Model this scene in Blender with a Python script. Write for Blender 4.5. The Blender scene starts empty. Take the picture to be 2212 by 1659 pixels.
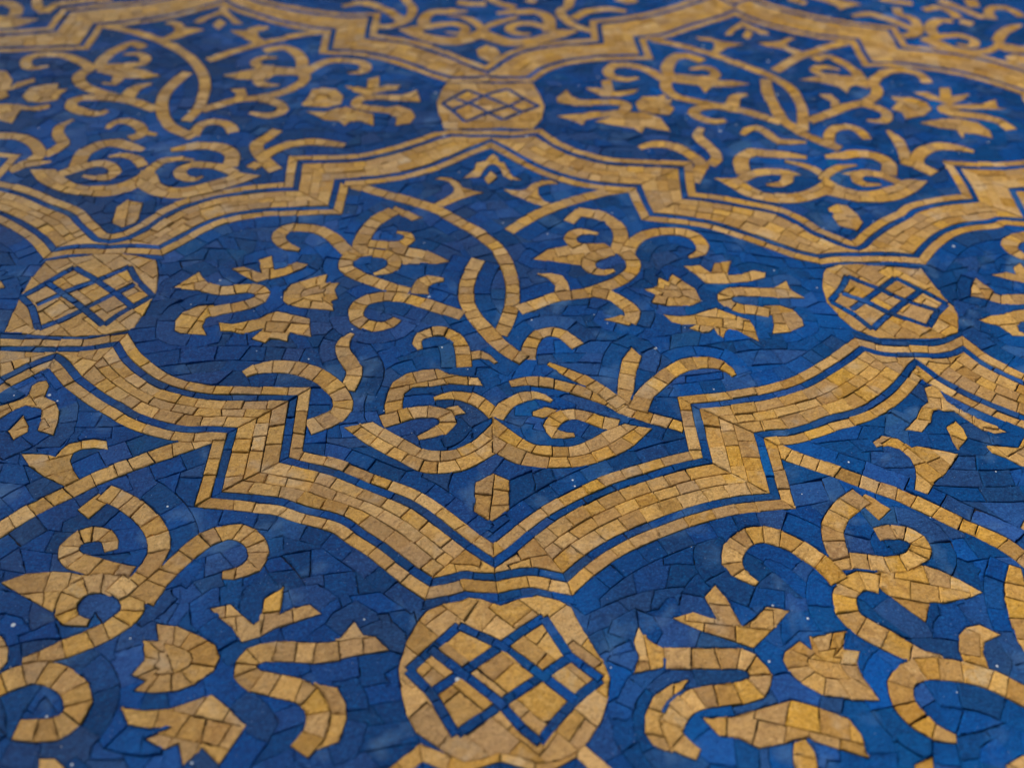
# A mosaic pavement of hand cut blue and ochre stone tesserae, seen close up.
import bpy, math, random
from mathutils import Vector, Matrix
from mathutils.geometry import delaunay_2d_cdt

random.seed(7)
sc = bpy.context.scene
PI = math.pi

# ------------------------------------------------------------------ camera
LENS, CX, CY, CZ, PITCH, ROLL, YAW = (33.562, -0.01294, -0.47276, 0.36651, 0.747827, 0.041726, -0.057877)
cam_d = bpy.data.cameras.new("camera")
cam = bpy.data.objects.new("camera", cam_d)
sc.collection.objects.link(cam)
cam_d.sensor_width = 36.0
cam_d.lens = LENS
cam_d.clip_start = 0.005
cam_d.clip_end = 200.0
fwd = Vector((-math.sin(YAW) * math.cos(PITCH), math.cos(YAW) * math.cos(PITCH), -math.sin(PITCH)))
rgt = Vector((math.cos(YAW), math.sin(YAW), 0.0))
upv = rgt.cross(fwd)
r2 = math.cos(ROLL) * rgt + math.sin(ROLL) * upv
u2 = -math.sin(ROLL) * rgt + math.cos(ROLL) * upv
M = Matrix((r2, u2, -fwd)).transposed().to_4x4()
M.translation = Vector((CX, CY, CZ))
cam.matrix_world = M
cam_d.dof.use_dof = True
cam_d.dof.focus_distance = 0.500
cam_d.dof.aperture_fstop = 5.3
sc.camera = cam

# ------------------------------------------------------------------ daylight (bright haze, soft sun)
SUN_EL, SUN_AZ = math.radians(41), math.radians(-52)      # azimuth from +Y towards +X
world = bpy.data.worlds.new("World")
sc.world = world
world.use_nodes = True
wn = world.node_tree
wn.nodes.clear()
sky = wn.nodes.new("ShaderNodeTexSky")
sky.sky_type = 'NISHITA'
sky.sun_disc = False
sky.sun_elevation = SUN_EL
sky.sun_rotation = SUN_AZ
sky.dust_density = 3.0
bg = wn.nodes.new("ShaderNodeBackground")
bg.inputs["Strength"].default_value = 0.05
wo = wn.nodes.new("ShaderNodeOutputWorld")
wn.links.new(sky.outputs[0], bg.inputs[0])
wn.links.new(bg.outputs[0], wo.inputs[0])
sun_d = bpy.data.lights.new("sun", 'SUN')
sun_d.energy = 2.2
sun_d.angle = math.radians(10)
sun_d.color = (1.0, 0.95, 0.88)
sun = bpy.data.objects.new("sun", sun_d)
sc.collection.objects.link(sun)
sdir = Vector((math.sin(SUN_AZ) * math.cos(SUN_EL), math.cos(SUN_AZ) * math.cos(SUN_EL), math.sin(SUN_EL)))
sun.rotation_euler = sdir.to_track_quat('Z', 'Y').to_euler()
sun.location = sdir * 3

sc.view_settings.view_transform = 'Standard'
sc.view_settings.look = 'None'
sc.view_settings.gamma = 1.0
sc.view_settings.use_curve_mapping = False
sc.view_settings.exposure = 1.0

# ------------------------------------------------------------------ materials
def new_mat(name):
    m = bpy.data.materials.new(name)
    m.use_nodes = True
    nt = m.node_tree
    nt.nodes.clear()
    out = nt.nodes.new("ShaderNodeOutputMaterial")
    bs = nt.nodes.new("ShaderNodeBsdfPrincipled")
    bs.inputs['Specular IOR Level'].default_value = 0.0
    bs.inputs['Diffuse Roughness'].default_value = 1.0
    gl = nt.nodes.new("ShaderNodeBsdfGlossy")
    gl.name = 'gloss'
    mx = nt.nodes.new("ShaderNodeMixShader")
    mx.name = 'gloss_mix'
    mx.inputs[0].default_value = 0.0
    nt.links.new(bs.outputs[0], mx.inputs[1])
    nt.links.new(gl.outputs[0], mx.inputs[2])
    nt.links.new(mx.outputs[0], out.inputs[0])
    return m, nt, bs

def nd(nt, typ, **kw):
    n = nt.nodes.new(typ)
    for k, v in kw.items():
        if k in n.inputs:
            n.inputs[k].default_value = v
        else:
            setattr(n, k, v)
    return n

def ramp(nt, fac, stops, interp='LINEAR'):
    r = nt.nodes.new("ShaderNodeValToRGB")
    r.color_ramp.interpolation = interp
    el = r.color_ramp.elements
    while len(el) < len(stops):
        el.new(0.5)
    for e, (p, c) in zip(el, stops):
        e.position = p
        e.color = c if len(c) == 4 else (*c, 1)
    nt.links.new(fac, r.inputs[0])
    return r.outputs[0]

def mixc(nt, fac, a, b, mode='MIX'):
    m = nt.nodes.new("ShaderNodeMix")
    m.data_type = 'RGBA'
    m.blend_type = mode
    for sock, v in ((m.inputs[0], fac), (m.inputs[6], a), (m.inputs[7], b)):
        if isinstance(v, (int, float)):
            sock.default_value = v
        elif isinstance(v, tuple):
            sock.default_value = v if len(v) == 4 else (*v, 1)
        else:
            nt.links.new(v, sock)
    return m.outputs[2]

def stone_coords(nt):
    """world position in millimetres, shifted per tessera so that no two share a grain"""
    geo = nt.nodes.new("ShaderNodeNewGeometry")
    sc_ = nd(nt, "ShaderNodeVectorMath", operation='SCALE')
    sc_.inputs['Scale'].default_value = 1000.0
    nt.links.new(geo.outputs['Position'], sc_.inputs[0])
    mul = nd(nt, "ShaderNodeMath", operation='MULTIPLY')
    mul.inputs[1].default_value = 900.0
    nt.links.new(geo.outputs['Random Per Island'], mul.inputs[0])
    comb = nt.nodes.new("ShaderNodeCombineXYZ")
    nt.links.new(mul.outputs[0], comb.inputs[0])
    nt.links.new(mul.outputs[0], comb.inputs[2])
    add = nd(nt, "ShaderNodeVectorMath", operation='ADD')
    nt.links.new(sc_.outputs[0], add.inputs[0])
    nt.links.new(comb.outputs[0], add.inputs[1])
    return geo, sc_.outputs[0], add.outputs[0]

def noise(nt, vec, scale, detail=4, rough=0.6, dist=0.0):
    n = nt.nodes.new("ShaderNodeTexNoise")
    n.inputs['Scale'].default_value = scale
    n.inputs['Detail'].default_value = detail
    n.inputs['Roughness'].default_value = rough
    n.inputs['Distortion'].default_value = dist
    nt.links.new(vec, n.inputs['Vector'])
    return n.outputs['Fac']

def flecks(nt, vec, scale, size, density):
    """small round flecks: a few cells of a voronoi pattern carry one"""
    v = nt.nodes.new("ShaderNodeTexVoronoi")
    v.inputs['Scale'].default_value = scale
    nt.links.new(vec, v.inputs['Vector'])
    lt = nd(nt, "ShaderNodeMath", operation='LESS_THAN')
    lt.inputs[1].default_value = size
    nt.links.new(v.outputs['Distance'], lt.inputs[0])
    sep = nt.nodes.new("ShaderNodeSeparateColor")
    nt.links.new(v.outputs['Color'], sep.inputs[0])
    l2 = nd(nt, "ShaderNodeMath", operation='LESS_THAN')
    l2.inputs[1].default_value = density
    nt.links.new(sep.outputs[0], l2.inputs[0])
    m = nd(nt, "ShaderNodeMath", operation='MULTIPLY')
    nt.links.new(lt.outputs[0], m.inputs[0])
    nt.links.new(l2.outputs[0], m.inputs[1])
    return m.outputs[0]

def tile_tone(nt, isl, col, lo, hi):
    """every tessera has its own depth of colour"""
    w = nt.nodes.new("ShaderNodeTexWhiteNoise")
    w.noise_dimensions = '1D'
    nt.links.new(isl, w.inputs['W'])
    r = nt.nodes.new("ShaderNodeMapRange")
    r.inputs['To Min'].default_value = lo
    r.inputs['To Max'].default_value = hi
    nt.links.new(w.outputs['Value'], r.inputs['Value'])
    h = nt.nodes.new("ShaderNodeHueSaturation")
    nt.links.new(r.outputs[0], h.inputs['Value'])
    sep = nt.nodes.new("ShaderNodeSeparateColor")
    nt.links.new(w.outputs['Color'], sep.inputs[0])
    for k, nm, a, b in ((0, 'Hue', .4955, .504), (1, 'Saturation', .92, 1.1)):
        q = nt.nodes.new("ShaderNodeMapRange")
        q.inputs['To Min'].default_value = a
        q.inputs['To Max'].default_value = b
        nt.links.new(sep.outputs[k], q.inputs['Value'])
        nt.links.new(q.outputs[0], h.inputs[nm])
    nt.links.new(col, h.inputs['Color'])
    return h.outputs[0]

def bump(nt, bs, pairs):
    prev = None
    for h, strength, dist in pairs:
        bn = nt.nodes.new("ShaderNodeBump")
        bn.inputs['Strength'].default_value = strength
        bn.inputs['Distance'].default_value = dist
        nt.links.new(h, bn.inputs['Height'])
        if prev:
            nt.links.new(prev, bn.inputs['Normal'])
        prev = bn.outputs[0]
    nt.links.new(prev, bs.inputs['Normal'])
    nt.links.new(prev, nt.nodes['gloss'].inputs['Normal'])

def gold_material():
    m, nt, bs = new_mat("ochre_stone")
    geo, pos, vec = stone_coords(nt)
    isl = geo.outputs['Random Per Island']
    base = ramp(nt, isl, [(0.0, (.37, .185, .042)), (.15, (.50, .29, .072)), (.3, (.42, .235, .052)), (.45, (.56, .315, .088)), (.6, (.40, .22, .062)),
                          (.75, (.52, .275, .060)), (.9, (.58, .36, .12)), (.97, (.46, .28, .10)), (1.0, (.68, .52, .29))])
    cloud = noise(nt, vec, .16, 5, .62, .6)
    c = mixc(nt, ramp(nt, cloud, [(.38, (0, 0, 0)), (.62, (.95, .95, .95))]), base, (.60, .345, .085))
    vein = noise(nt, vec, .40, 6, .72, 1.8)
    c = mixc(nt, ramp(nt, vein, [(.50, (0, 0, 0)), (.66, (.7, .7, .7))]), c, (.36, .165, .030))
    mott = noise(nt, vec, .33, 3, .6)
    c = mixc(nt, ramp(nt, mott, [(.53, (0, 0, 0)), (.66, (.55, .55, .55))]), c, (.64, .40, .135))
    grain = noise(nt, vec, .80, 6, .85)
    c = mixc(nt, ramp(nt, grain, [(.53, (0, 0, 0)), (.66, (.75, .75, .75))]), c, (.17, .082, .025))
    c = mixc(nt, ramp(nt, grain, [(.33, (.75, .75, .75)), (.45, (0, 0, 0))]), c, (.72, .49, .20))
    c = mixc(nt, flecks(nt, vec, .8, .17, .16), c, (.07, .045, .025))
    c = tile_tone(nt, isl, c, .80, 1.24)
    pale = noise(nt, pos, .045, 3, .55)
    c = mixc(nt, ramp(nt, pale, [(.60, (0, 0, 0)), (.74, (.45, .45, .45))]), c, (.62, .49, .32))
    nt.links.new(c, bs.inputs['Base Color'])
    nt.links.new(ramp(nt, grain, [(.3, (.38,) * 3), (.7, (.60,) * 3)]), nt.nodes['gloss'].inputs['Roughness'])
    nt.nodes['gloss_mix'].inputs[0].default_value = .035
    bump(nt, bs, [(noise(nt, vec, .30, 5, .65), .9, .0018), (grain, .9, .0009), (noise(nt, vec, 4, 2, .6), .5, .0002)])
    return m

def blue_material():
    m, nt, bs = new_mat("blue_stone")
    geo, pos, vec = stone_coords(nt)
    isl = geo.outputs['Random Per Island']
    base = ramp(nt, isl, [(0.0, (0.0006, 0.03168, 0.138)), (.15, (0.0012, 0.066, 0.258)), (.3, (0.0006, 0.04488, 0.186)), (.5, (0.0012, 0.07656, 0.294)), (.65, (0.0006, 0.0396, 0.168)),
                          (.8, (0.0012, 0.06072, 0.24)), (.95, (0.0024, 0.08184, 0.312)), (1.0, (0.018, 0.1254, 0.288))])
    cloud = noise(nt, vec, .13, 5, .6, .8)
    c = mixc(nt, ramp(nt, cloud, [(.38, (0, 0, 0)), (.72, (1, 1, 1))]), base, (0.0012, 0.08712, 0.324))
    batch = noise(nt, pos, .0085, 3, .5)
    c = mixc(nt, ramp(nt, batch, [(.44, (0.66, 0.66, 0.66)), (.60, (0, 0, 0))]), c, (0.0006, 0.02376, 0.114))
    # brushed pale streaks of the natural stone
    mp = nt.nodes.new("ShaderNodeMapping")
    mp.inputs['Scale'].default_value = (.55, 2.6, 1)
    mp.inputs['Rotation'].default_value = (0, 0, .5)
    nt.links.new(vec, mp.inputs[0])
    streak = noise(nt, mp.outputs[0], .9, 4, .7)
    c = mixc(nt, ramp(nt, streak, [(.52, (0, 0, 0)), (.68, (.6, .6, .6))]), c, (.012, .115, .33))
    grain = noise(nt, vec, .80, 6, .85)
    c = mixc(nt, ramp(nt, grain, [(.53, (0, 0, 0)), (.66, (.8, .8, .8))]), c, (.0005, .012, .062))
    c = mixc(nt, ramp(nt, grain, [(.36, (.85, .85, .85)), (.47, (0, 0, 0))]), c, (.008, .135, .38))
    c = tile_tone(nt, isl, c, .88, 1.32)
    pale = noise(nt, pos, .036, 3, .5, .4)
    c = mixc(nt, ramp(nt, pale, [(.585, (0, 0, 0)), (.74, (.42, .42, .42))]), c, (.13, .27, .47))
    c = mixc(nt, flecks(nt, pos, .13, .07, .20), c, (.66, .72, .76))
    c = mixc(nt, flecks(nt, pos, .045, .05, .5), c, (.60, .66, .70))
    c = mixc(nt, flecks(nt, pos, .55, .10, .12), c, (.28, .38, .52))
    nt.links.new(c, bs.inputs['Base Color'])
    nt.links.new(ramp(nt, grain, [(.3, (.34,) * 3), (.7, (.55,) * 3)]), nt.nodes['gloss'].inputs['Roughness'])
    nt.nodes['gloss_mix'].inputs[0].default_value = .013
    bump(nt, bs, [(noise(nt, vec, .28, 5, .65), .9, .0018), (streak, .6, .0006), (grain, .9, .0009), (noise(nt, vec, 4, 2, .6), .5, .0002)])
    return m

def mortar_material():
    m, nt, bs = new_mat("dark_mortar")
    geo, pos, vec = stone_coords(nt)
    n = noise(nt, pos, .5, 5, .7)
    nt.links.new(ramp(nt, n, [(.3, (.012, .012, .016)), (.7, (.045, .036, .03))]), bs.inputs['Base Color'])
    bs.inputs['Roughness'].default_value = .95
    bump(nt, bs, [(n, 1.0, .0006)])
    return m

GOLD, BLUE, MORTAR = gold_material(), blue_material(), mortar_material()

# ------------------------------------------------------------------ the drawing of the pavement
# plane coordinates in tenths of a millimetre; one line per stone figure:
# thing | part/sub-part | s = ribbon of tesserae, g = figure cut from several tesserae, b = course between two edges
SHAPES = """
p0,0|long_stem|s|0.95,1,1|-989,1321 -776,1211 -550,1107 -363,995 -191,834 -46,678 50,518 111,317 129,159 128,24 114,-108 81,-235 39,-351
p0,0|lens_stem|s|1,1,1|-86,414 -139,261 -164,105 -159,-29 -128,-142 -83,-236 -30,-321 42,-448 116,-528 181,-578
p0,0|lens_stem/curl|s|0.9,1,1|202,-572 209,-477 239,-395 284,-338 349,-319 407,-337 454,-383 503,-453
p0,0|short_stem|s|0.95,1,1|1014,1318 859,1266 673,1179 502,1085 393,1009 286,918 191,817 125,744
p0,0|trefoil|g||1,1747 32,1784 69,1736 74,1676 116,1653 138,1558 172,1477 236,1410 158,1420 106,1476 72,1592 42,1632 -1,1621 -38,1554 -75,1449 -201,1423 -153,1493 -111,1564 -99,1648 -25,1686
p0,0|diamond|g||10,1532 57,1452 -10,1348 -39,1427
p0,0|horn#L|g||-409,1412 -356,1443 -284,1433 -224,1377 -199,1299 -129,1261 -47,1232 -152,1179 -244,1113 -335,1041 -404,1074 -326,1154 -263,1232 -258,1298 -295,1376 -349,1402
p0,0|horn#R|g||504,1370 407,1357 351,1311 347,1222 383,1136 444,1083 379,1050 278,1123 164,1207 101,1279 189,1267 261,1287 306,1355 374,1413 459,1422
p0,0|palmette#L/arc|s|1.15,1,1|-670,989 -764,885 -830,754 -862,618 -866,468
p0,0|palmette#L/arc|g||-667,1046 -567,977 -468,900 -539,855 -645,949 -687,999
p0,0|palmette#L/curl|s|0.85,0.35,1|-637,724 -570,709 -545,646 -580,592 -655,568 -742,578 -816,590
p0,0|palmette#L|g||-858,542 -760,525 -673,517 -568,556 -458,525 -349,456 -270,393 -357,361 -578,353 -635,416 -734,460 -848,431
p0,0|palmette#L/curl|s|0.95,1,0.35|-778,478 -702,470 -637,412 -630,340 -671,281 -755,244
p0,0|scroll#L|s|1.0,0.35,1|-1259,499 -1339,539 -1405,609 -1419,686 -1371,761 -1262,771 -1160,739 -1064,663 -988,555 -923,463 -868,413
p0,0|scroll#L|s|1.0,1,0.6|-909,458 -944,384 -938,313 -863,240 -754,170 -647,113 -517,67
p0,0|scroll#L/leaf|s|1.05,0.35,1.2|-305,189 -388,188 -448,139 -455,43
p0,0|scroll#L|s|1.0,0.6,1|-578,-201 -614,-253 -680,-283 -760,-262 -826,-196 -833,-116 -798,-38 -721,7 -621,16 -518,-8 -395,-64 -283,-124 -183,-174
p0,0|flower#L/sprout|g||-1660,286 -1588,313 -1537,287 -1469,250 -1508,395 -1431,441 -1392,289 -1338,308 -1263,371 -1182,345 -1221,291 -1306,229 -1478,150 -1571,217
p0,0|flower#L/trumpet|g||-1986,88 -1912,187 -1860,257 -1821,188 -1770,138 -1784,57 -1876,69
p0,0|flower#L/trumpet|s|0.98,1,1|-1792,100 -1716,71 -1636,69 -1558,85 -1493,87 -1429,49 -1429,-17 -1482,-66 -1564,-104 -1657,-132 -1711,-156
p0,0|flower#L/trumpet|g||-1882,-327 -1898,-236 -1876,-157 -1794,-85 -1708,-73 -1672,-108 -1674,-171 -1724,-211 -1729,-280 -1688,-368 -1776,-356 -1844,-349
p0,0|flower#L|g||-1288,-40 -1302,59 -1262,135 -1157,188 -1049,232 -1049,146 -963,155 -986,79 -956,-12 -994,-37 -968,-134 -1069,-118 -1170,-103 -1253,-72
p0,0|flower#L/leaf|g||-1640,-249 -1555,-264 -1482,-240 -1409,-208 -1358,-161 -1308,-137 -1200,-175 -1103,-206 -1097,-275 -1074,-381 -1151,-359 -1202,-337 -1211,-375 -1208,-424 -1259,-405 -1312,-398 -1335,-435 -1421,-398 -1395,-353 -1366,-300 -1428,-331 -1481,-354 -1552,-332 -1614,-332
p0,0|tendril#L/leaf|s|0.95,0.35,1|-836,-340 -879,-418 -877,-506 -836,-591 -793,-675 -796,-744 -822,-831
p0,0|tendril#L|s|1.15,0.5,1|-1408,-708 -1345,-661 -1256,-643 -1154,-649 -1058,-679 -969,-734 -896,-811 -843,-890 -832,-981 -863,-1046 -928,-1090 -1001,-1128
p0,0|curl|s|0.9,0.35,1|-428,-486 -453,-407 -405,-347 -328,-319 -249,-349 -200,-421 -177,-516 -171,-644
p0,0|curl/horn|s|0.75,1,0.35|-142,-548 -80,-530 -20,-556 14,-608
p0,0|heart#L/hook|g||-595,-1037 -608,-955 -595,-850 -572,-770 -503,-702 -412,-667 -319,-656 -253,-703 -169,-721 -90,-727 -60,-802 -169,-789 -251,-782 -351,-807 -460,-813 -502,-863 -506,-942 -505,-1006
p0,0|heart#L/spiral|s|0.95,1.1,0.35|-614,-1081 -537,-1052 -451,-1016 -363,-1003 -282,-1024 -253,-1071 -275,-1130 -335,-1169 -412,-1199
p0,0|heart#L/spiral|g||-309,-1005 -257,-973 -203,-956 -158,-1020 -229,-1041 -264,-1037
p0,0|heart#L/arc|s|0.85,0.35,1|-335,-905 -250,-876 -168,-882 -95,-921 -33,-979 2,-1036
p0,0|heart#L|b||-658,-1081 -548,-1167 -458,-1227 -370,-1286 -302,-1297 -216,-1286 -122,-1227 -52,-1142 1,-1068/-811,-1124 -689,-1238 -598,-1309 -502,-1372 -398,-1440 -281,-1457 -172,-1435 -63,-1367 -3,-1321
p0,0|heart#R|b||-15,-1043 80,-1142 148,-1209 206,-1251 292,-1263 396,-1263 486,-1227 590,-1154 702,-1098/-19,-1309 107,-1390 182,-1407 241,-1419 334,-1419 410,-1414 488,-1397 596,-1351 706,-1286 849,-1136
p0,0|heart#R/arc|s|0.85,0.35,1|317,-923 256,-881 197,-875 118,-908 53,-964 7,-1055
p0,0|heart#R/spiral|g||205,-1004 274,-966 350,-985 315,-1036 260,-1055 203,-1040
p0,0|heart#R/spiral|s|0.9,1.1,0.35|665,-1117 570,-1084 485,-1033 414,-1021 340,-1055 302,-1107 303,-1157 341,-1185 425,-1179
p0,0|heart#R/hook|s|0.85,0.6,1|88,-779 174,-757 276,-764 376,-794 483,-841 580,-891 657,-939 715,-991 801,-1029 885,-1067 971,-1098 1029,-1127
p0,0|heart#R/hook|s|0.85,0.35,1|313,-607 394,-666 474,-722 544,-777 612,-847 661,-900 705,-955
p0,0|tendril#R/leaf|g||817,-451 869,-539 817,-682 790,-820 753,-939 727,-965 687,-873 707,-738 750,-569
p0,0|tendril#R|s|1.05,1,0.35|787,-993 838,-880 917,-781 1016,-684 1102,-622 1192,-595 1279,-598 1349,-635 1387,-708
p0,0|pendant|g||-17,-1452 65,-1502 60,-1695 -34,-1771 -117,-1704 -109,-1518
p0,0|palmette#R/arc|s|1.1,1,1|611,992 769,953 852,872 889,742 875,625 838,491
p0,0|palmette#R/arc|g||506,893 602,1027 659,1014 641,941 576,841
p0,0|palmette#R/curl|s|0.9,0.35,1|735,724 637,758 561,717 534,649 578,573
p0,0|palmette#R|g||269,424 378,541 512,581 559,610 691,612 769,614 826,529 774,453 682,397 593,359 455,385
p0,0|palmette#R/curl|s|0.95,0.35,1|802,308 703,280 645,320 640,405 724,490 814,519
p0,0|scroll#R|s|0.98,0.35,1|1316,461 1402,514 1429,604 1391,711 1303,759 1179,761 1061,725 978,646 927,549 894,455
p0,0|scroll#R|s|1.0,1,1|890,511 932,409 920,309 833,202 730,132 631,74 525,48 431,27 347,-7 263,-58 159,-115
p0,0|scroll#R|s|1.0,1,1|632,79 742,43 816,-33 863,-109 861,-173 830,-221
p0,0|scroll#R|g||676,-207 739,-182 792,-153 861,-213 830,-257
p0,0|scroll#R/leaf|g||293,257 384,267 456,241 483,181 498,69 391,51 402,145 360,214
p0,0|flower#R/sprout|g||1260,353 1371,369 1432,289 1474,398 1587,418 1535,263 1623,273 1714,319 1795,293 1777,239 1647,185 1505,166 1379,173 1331,261
p0,0|flower#R|g||963,108 1056,135 1080,231 1132,188 1171,268 1225,207 1296,121 1314,-15 1233,-65 1079,-66 991,-34 1034,50
p0,0|flower#R/trumpet|g||1804,126 1909,206 1912,110 1984,17 1792,27
p0,0|flower#R/trumpet|s|1.0,1,1|1814,78 1731,81 1616,86 1531,85 1472,37 1477,-30 1549,-83 1648,-102 1725,-126
p0,0|flower#R/trumpet|g||1701,-52 1805,-51 1878,-92 1915,-189 1909,-252 1802,-315 1694,-328 1725,-238 1733,-158 1682,-134
p0,0|flower#R/leaf|g||1046,-148 1156,-164 1228,-155 1307,-114 1395,-80 1477,-137 1586,-200 1598,-263 1597,-402 1534,-349 1484,-303 1436,-288 1412,-311 1385,-373 1357,-335 1347,-280 1310,-319 1269,-327 1187,-282 1244,-242 1152,-248 1095,-228
p-1,-1|trefoil|g||-2548,-808 -2521,-777 -2482,-764 -2454,-807 -2453,-874 -2455,-892 -2381,-934 -2340,-999 -2321,-1091 -2313,-1186 -2408,-1148 -2414,-1068 -2436,-990 -2521,-964 -2533,-964 -2581,-999 -2630,-1063 -2671,-1080 -2724,-1000 -2665,-964 -2565,-905 -2542,-875
p-1,-1|diamond|g||-2521,-1034 -2464,-1116 -2455,-1159 -2505,-1219 -2559,-1153
p-1,-1|horn#R|g||-2433,-1317 -2326,-1317 -2254,-1338 -2242,-1290 -2217,-1247 -2155,-1220 -2095,-1209 -2028,-1225 -2003,-1290 -2077,-1274 -2143,-1285 -2174,-1312 -2173,-1364 -2139,-1427 -2085,-1493 -2143,-1539 -2268,-1473 -2367,-1401
p-1,-1|short_stem|s|0.98,1,1|-1421,-1157 -1591,-1250 -1765,-1339 -1891,-1411 -2011,-1488 -2109,-1568 -2233,-1668 -2302,-1733 -2366,-1806 -2442,-1887
p-1,-1|palmette#R/arc|g||-2041,-1687 -1967,-1578 -1917,-1627 -1910,-1652 -1969,-1747
p-1,-1|palmette#R/arc|s|1.05,1,1|-1945,-1576 -1832,-1634 -1731,-1706 -1657,-1783 -1607,-1869 -1591,-1947 -1602,-2013 -1629,-2076
p-1,-1|palmette#R/curl|s|1.0,0.6,1|-1812,-1935 -1843,-1862 -1895,-1834 -1970,-1850 -2007,-1900 -1999,-1956 -1944,-1999 -1859,-2024 -1765,-2052 -1682,-2071
p-1,-1|palmette#R|g||-2253,-2113 -2156,-2062 -2040,-2050 -1935,-2058 -1861,-2075 -1753,-2096 -1795,-2127 -1874,-2147 -1934,-2172 -1961,-2223 -1976,-2267 -2051,-2227 -2153,-2171
p-1,-1|palmette#R/curl|s|1.05,0.35,1|-1802,-2322 -1879,-2312 -1925,-2258 -1923,-2183 -1879,-2132 -1798,-2117 -1707,-2140
p-1,-1|scroll#R|s|1.05,1,0.3|-1747,-2117 -1665,-2170 -1633,-2230 -1631,-2270 -1654,-2309 -1698,-2357 -1767,-2404 -1858,-2450 -1942,-2487 -2026,-2507
p-1,-1|scroll#R|s|1.0,0.45,1.3|-1272,-2074 -1192,-2061 -1131,-2005 -1135,-1917 -1193,-1849 -1270,-1823 -1355,-1848 -1424,-1904 -1478,-1981 -1528,-2067 -1571,-2139 -1604,-2211
p-1,-1|scroll#R|g||-1687,-2086 -1651,-2023 -1556,-2024 -1475,-2056 -1517,-2150 -1577,-2236 -1662,-2149
p-1,-1|flower#R/sprout|g||-1292,-2253 -1203,-2234 -1148,-2285 -1085,-2339 -1055,-2315 -1060,-2205 -981,-2134 -975,-2236 -980,-2286 -921,-2257 -852,-2237 -791,-2288 -895,-2326 -989,-2364 -1049,-2406 -1123,-2429 -1177,-2353 -1241,-2303
p-1,-1|flower#R|g||-1508,-2330 -1414,-2345 -1314,-2390 -1231,-2438 -1198,-2503 -1214,-2566 -1281,-2627 -1344,-2656 -1444,-2664 -1524,-2654 -1489,-2607 -1551,-2580 -1515,-2504 -1549,-2415 -1480,-2416
p-1,-1|flower#R/trumpet|g||-694,-2404 -645,-2326 -599,-2397 -545,-2406 -480,-2475 -615,-2498 -710,-2520 -746,-2452
p-1,-1|flower#R/trumpet|s|1.02,1,0.9|-696,-2473 -744,-2480 -809,-2484 -883,-2477 -973,-2473 -1044,-2486 -1083,-2531 -1074,-2581 -1031,-2612 -965,-2629 -867,-2652 -800,-2685 -761,-2736 -750,-2787 -760,-2852 -807,-2927
p-1,-1|flower#R/trumpet|g||-791,-2628 -686,-2647 -643,-2721 -633,-2788 -654,-2886 -712,-2909 -770,-2927 -718,-2853 -704,-2771 -736,-2694
p-1,-1|flower#R/leaf|g||-1555,-2726 -1456,-2740 -1358,-2733 -1280,-2704 -1201,-2671 -1120,-2732 -1035,-2816 -1074,-2895 -1112,-2973 -1193,-2902 -1250,-2978 -1290,-2884 -1340,-2907 -1422,-2863 -1332,-2812 -1421,-2819 -1509,-2801
p-1,-1|curl#s|s|1.1,0.8,1|-1944,-2815 -1856,-2821 -1780,-2814 -1738,-2765 -1737,-2698 -1779,-2629 -1865,-2580 -1941,-2562 -2014,-2579 -2077,-2619 -2139,-2659
p-1,-1|curl#s/leaf|g||-2214,-2371 -2152,-2386 -2102,-2447 -2084,-2511 -2100,-2556 -2144,-2564
p-1,-1|tendril#R/leaf|g||-1819,-2935 -1753,-2936 -1696,-2979 -1651,-3055 -1702,-3076 -1768,-3023 -1805,-2978
p1,-1|trefoil|g||2468,-804 2515,-784 2548,-816 2555,-917 2589,-966 2670,-1051 2749,-1110 2801,-1163 2721,-1180 2667,-1145 2617,-1075 2568,-1000 2517,-997 2479,-981 2447,-997 2411,-1075 2328,-1163 2239,-1140 2333,-1051 2389,-967 2450,-917
p1,-1|diamond|g||2548,-1075 2569,-1134 2567,-1203 2478,-1294 2470,-1238 2475,-1122
p1,-1|horn#L|g||2030,-1237 2093,-1186 2178,-1209 2230,-1277 2259,-1266 2368,-1288 2472,-1322 2428,-1371 2343,-1468 2266,-1525 2202,-1602 2145,-1572 2186,-1478 2199,-1414 2197,-1349 2162,-1282 2103,-1260 2039,-1277
p1,-1|horn#R|g||2646,-1260 2818,-1272 2878,-1203 2958,-1145 2900,-1372 2786,-1415 2718,-1350 2657,-1316
p1,-1|long_stem|s|0.95,1,1|1498,-1284 1531,-1316 1620,-1366 1744,-1434 1848,-1494 1951,-1549 2060,-1613 2178,-1699 2284,-1782 2390,-1857 2475,-1930 2530,-2008 2585,-2108 2596,-2205 2557,-2329 2476,-2467
p1,-1|palmette#L/arc|g||1914,-1635 1976,-1704 1895,-1773 1848,-1691 1826,-1635 1875,-1603
p1,-1|palmette#L/arc|s|1.15,1,1|1857,-1612 1778,-1666 1698,-1739 1650,-1817 1631,-1899 1630,-1979 1641,-2068
p1,-1|palmette#L/curl|s|1.0,0.8,1|1857,-1856 1935,-1842 2016,-1857 2054,-1913 2023,-1982 1950,-2024 1854,-2036 1765,-2025 1680,-2013
p1,-1|palmette#L|g||1720,-2112 1795,-2075 1880,-2068 1992,-2037 2082,-2071 2172,-2126 2254,-2197 2167,-2233 2050,-2258 1981,-2252 1929,-2358 1869,-2292 1818,-2230 1775,-2166
p1,-1|scroll#L|s|1.12,1,0.3|1782,-2145 1716,-2125 1650,-2146 1602,-2196 1580,-2279 1598,-2340 1649,-2400 1720,-2449 1797,-2503 1862,-2536 1941,-2542
p1,-1|scroll#L|s|1.05,0.35,1|1204,-2146 1140,-2092 1109,-2031 1127,-1953 1187,-1885 1270,-1851 1350,-1871 1424,-1912 1491,-1978 1547,-2045 1595,-2133
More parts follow.
